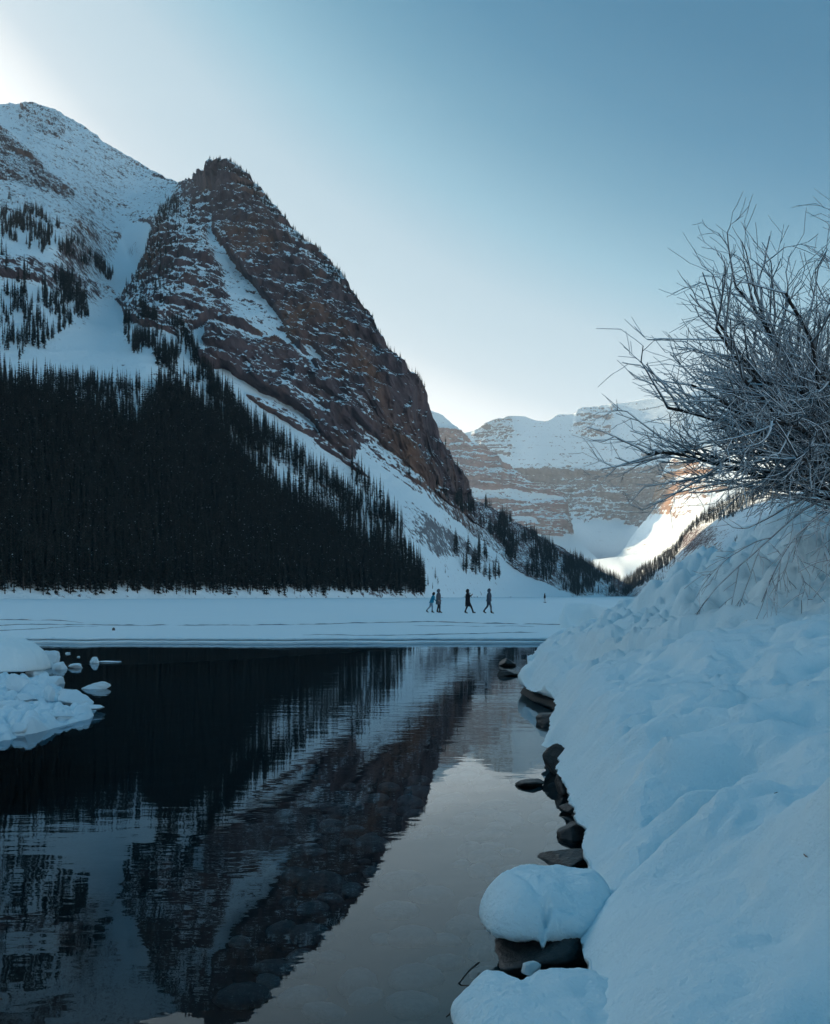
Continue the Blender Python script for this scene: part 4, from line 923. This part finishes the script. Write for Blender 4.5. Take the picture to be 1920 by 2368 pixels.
for tpx, tpy, tY in tips:
    e = Vector(P(tpx, tpy, tY)); b = root + Vector((rs.uniform(-.15, .35), rs.uniform(-.25, .25), rs.uniform(-.2, .7))); v = e - b; L = v.length
    d = v.normalized() + Vector((0, 0, .34 if tpy > 800 else .22))
    sh.branch(b, d, L * rs.uniform(.72, .85), .012 + .007 * L, 0, v.normalized())
for tpx, tpy, tY in ((1665, 1240, 10.4), (1740, 1290, 10.2), (1880, 1360, 9.8)):    # drooping low boughs
    e = Vector(P(tpx, tpy, tY)); b = root + Vector((rs.uniform(-.1, .3), rs.uniform(-.3, .1), rs.uniform(.2, .7))); v = e - b
    sh.branch(b, v.normalized() + Vector((0, 0, .32)), v.length, .016, 1, Vector((-.2, -.2, -1.4)))
shrub = empty('frosted_shrub', tuple(root)); tag(shrub, 'leafless shrub with frost-covered twigs leaning out over the snow heap', 'shrub')
for nm, (V, Fc), m_ in [('limb', q_, limb_m) for q_ in sh.limbs] + [('twigs', sh.T, frost)]:
    V = np.array(V) - np.array(root); tag(link(nm, np_mesh(nm, V, Fc), m_, shrub), kind='stuff' if nm == 'twigs' else None)
print('shrub twig faces', len(sh.T[1]))
# ------------------------------------------------------------------ people on the ice
skin = plain('skin', (0.38, 0.24, 0.18), .6, .1, 30)
boot = plain('boot_leather', (0.018, 0.018, 0.020), .6, .2, 20)
def cloth(name, col): return plain(name, col, .9, .2, 14.0, .1)
def person(px, py, H, coat, trousers, hat, label, rear=(-.30, .05), front=(.20, .0), lean=.02, arms='pocket', skirt=None, group='walkers on the frozen lake', z=0.0, face=1.0):
    """one figure walking towards +X; rear and front give each ankle's place along the stride and its lift"""
    Y = (EYE - z) * F / (py - HY); X = (px - HX) / F * Y; k = H / 1.72
    V = []; E = []; Rd = []; tagv = []
    def v(x, y, zz, r, t, prev=None):
        V.append((x * k, y * k, zz * k)); Rd.append(r * k); tagv.append(t)
        if prev is not None: E.append((prev, len(V) - 1))
        return len(V) - 1
    sx = lean
    pel = v(0, 0, .95, .15, 'l'); belly = v(sx * .4, 0, 1.10, .145, 'c', pel); chest = v(sx * .8, 0, 1.28, .16, 'c', belly); nb = v(sx, 0, 1.44, .085, 'c', chest)
    neck = v(sx * 1.1 + .01, 0, 1.50, .055, 's', nb); jaw = v(sx * 1.2 + .03, 0, 1.56, .072, 's', neck); skull = v(sx * 1.3 + .015, 0, 1.64, .098, 's', jaw); v(sx * 1.3 + .0, 0, 1.70, .07, 's', skull)
    nose = v(sx * 1.3 + .125, 0, 1.605, .016, 's', skull)
    for side, (ax, lift) in ((-1, front), (1, rear)):
        y = side * .085; kx = ax * .5 + .05 + (.05 if lift > .03 else 0)
        hip = v(ax * .12, y, .84, .105, 'l', pel); knee = v(kx, y, .49 + lift * .3, .075, 'l', hip); calf = v(kx * .45 + ax * .55, y, .30 + lift * .7, .065, 'l', knee); ank = v(ax, y, .10 + lift, .05, 'b', calf)
        heel = v(ax - .05, y, .045 + lift * 1.15, .045, 'b', ank); tw = .03 if ax > .25 else 0.0
        ball = v(ax + .11, y, .040 + lift * .35 + tw, .045, 'b', ank); v(ax + .19, y, .034 + lift * .12 + tw * 1.4, .034, 'b', ball)
        shd = v(sx + .0, side * .19, 1.40, .075, 'c', nb)
        if arms == 'pocket': pts = ((-.06, .25, 1.14, .058), (.07, .20, .98, .05))
        elif arms == 'phone': pts = ((.05, .22, 1.16, .055), (.24, .10, 1.30, .045))
        elif arms == 'forward': pts = ((.06, .23, 1.15, .055), (.22, .17, 1.03, .045))
        else: pts = (((-.14, .23, 1.14, .055), (-.05, .23, .92, .045)) if side < 0 else ((-.02, .24, 1.13, .055), (.10, .22, .93, .045)))
        q = shd
        for (x, yy, zz, r) in pts: q = v(sx + x, side * yy, zz, r, 'c', q)
        if arms != 'pocket':
            x, yy, zz, r = pts[-1]; up = .05 if arms == 'phone' else -.03; pal = v(sx + x + .05, side * yy, zz + up, .032, 's', q)
            for f in range(4):                       # four fingers of different lengths, and a thumb from the palm's side
                L = (.062, .072, .066, .05)[f]; o_ = (f - 1.5) * .019; a_ = v(sx + x + .05 + L * .6, side * (yy - .01) + o_ * .4, zz + up + o_ + .01, .0095, 's', pal); v(sx + x + .05 + L, side * (yy - .03), zz + up + o_ + (.0 if arms == 'phone' else -.03), .008, 's', a_)
            th = v(sx + x + .06, side * (yy - .035), zz + up + .025, .011, 's', pal); v(sx + x + .085, side * (yy - .045), zz + up + .045, .009, 's', th)
    me = bpy.data.meshes.new('body'); me.from_pydata(V, E, []); root = empty('person', (X, Y, z + .004)); ob = link('body', me, None, root)
    md = ob.modifiers.new('skin', 'SKIN'); md.use_smooth_shade = True
    sv = me.skin_vertices[0].data
    for i, r in enumerate(Rd): sv[i].radius = (r, r * (.8 if tagv[i] == 'c' and i < 4 else 1.0)); sv[i].use_root = i == 0
    ob.modifiers.new('sub', 'SUBSURF').levels = 1
    dg = bpy.context.evaluated_depsgraph_get(); ev = ob.evaluated_get(dg); m2 = bpy.data.meshes.new_from_object(ev); ob.modifiers.clear(); ob.data = m2; m2.name = 'body'
    for m_ in (coat, trousers, boot, skin): m2.materials.append(m_)
    VA = np.array(V); idx = {'c': 0, 'l': 1, 'b': 2, 's': 3}
    A = VA[[e[0] for e in E]]; B = VA[[e[1] for e in E]]
    for p in m2.polygons:                            # each face wears what its nearest bone wears
        c = np.array(p.center); d = B - A; t = np.clip(((c - A) * d).sum(1) / (d * d).sum(1), 0, 1); j = int(np.argmin(((A + t[:, None] * d - c) ** 2).sum(1)))
        p.material_index = idx[tagv[E[j][1]] if t[j] > .45 else tagv[E[j][0]]]; p.use_smooth = True
    def loft(nm, rings, mat, n=18):
        V = []; Fc = []
        for (x, zz, rx, ry) in rings:
            for a in range(n): V.append(((x + rx * math.cos(6.2832 * a / n)) * k, ry * math.sin(6.2832 * a / n) * k, zz * k))
        for i in range(len(rings) - 1):
            for a in range(n): Fc.append((i * n + a, i * n + (a + 1) % n, (i + 1) * n + (a + 1) % n, (i + 1) * n + a))
        me = np_mesh(nm, V, Fc); link(nm, me, mat, root)
    hem = skirt if skirt else .84
    loft('jacket', [(sx * 0 + (front[0] + rear[0]) * .08, hem, .19 if not skirt else .20, .185), (sx * .1, (hem + 1.0) / 2, .185, .19), (sx * .3, 1.04, .165, .18), (sx * .7, 1.22, .175, .20), (sx * .95, 1.38, .145, .205), (sx, 1.46, .09, .12), (sx * 1.1, 1.50, .075, .08)], coat)
    hx = sx * 1.3
    loft('hood', [(hx - .03, 1.50, .10, .10), (hx - .025, 1.56, .115, .112), (hx - .015, 1.64, .12, .118), (hx - .005, 1.70, .10, .10), (hx, 1.745, .055, .055), (hx, 1.757, .004, .004)], hat)
    tag(root, label, 'person', group)
    return root, k, sx, X, Y
navy = cloth('slate_jacket', (0.055, 0.075, 0.10)); blk = cloth('black_coat', (0.016, 0.018, 0.022)); teal = cloth('teal_jacket', (0.02, 0.22, 0.34)); greyc = cloth('grey_coat', (0.075, 0.085, 0.10))
jean = cloth('pale_jeans', (0.20, 0.27, 0.33)); dark = cloth('dark_trousers', (0.022, 0.026, 0.032)); slate = cloth('slate_trousers', (0.05, 0.065, 0.085)); white_c = cloth('white_trousers', (0.6, 0.62, 0.65))
person(998, 1417, 1.50, teal, jean, dark, 'person in a teal jacket and pale jeans leaning forward in stride', (-.42, .06), (.06, 0), .16, 'forward', z=.0)
person(1014, 1417.5, 1.73, greyc, dark, greyc, 'person in a long grey coat beside the one in teal', (-.08, .02), (.10, 0), .02, 'swing', .62)
pr = person(1082, 1419, 1.70, blk, blk, blk, 'person in a long black coat holding a phone up in front', (-.18, .02), (.38, .0), .0, 'phone', .50)
person(1131, 1419, 1.74, navy, slate, navy, 'person in a slate blue hooded jacket walking alone with hands pocketed', (-.36, .06), (.16, 0), .02, 'pocket')
person(1260, 1394.5, 1.66, blk, white_c, blk, 'tiny distant person in dark top and pale trousers far out on the ice', (-.12, .03), (.12, 0), .02, 'pocket')
# the phone she holds
_, k, sx, X, Y = pr
bm = bmesh.new(); bmesh.ops.create_cube(bm, size=1); bmesh.ops.scale(bm, vec=(.012, .075, .15), verts=bm.verts); bmesh.ops.bevel(bm, geom=bm.edges[:], offset=.004, segments=2, affect='EDGES')
me = bpy.data.meshes.new('phone'); bm.to_mesh(me); bm.free(); o = link('phone', me, plain('phone_case', (.03, .03, .035), .3, .1, 20)); o.location = (X + .345 * k, Y, 1.37 * k); o.rotation_euler = (0, .25, 0); tag(o, 'dark phone held up by the person in the long black coat', 'phone')
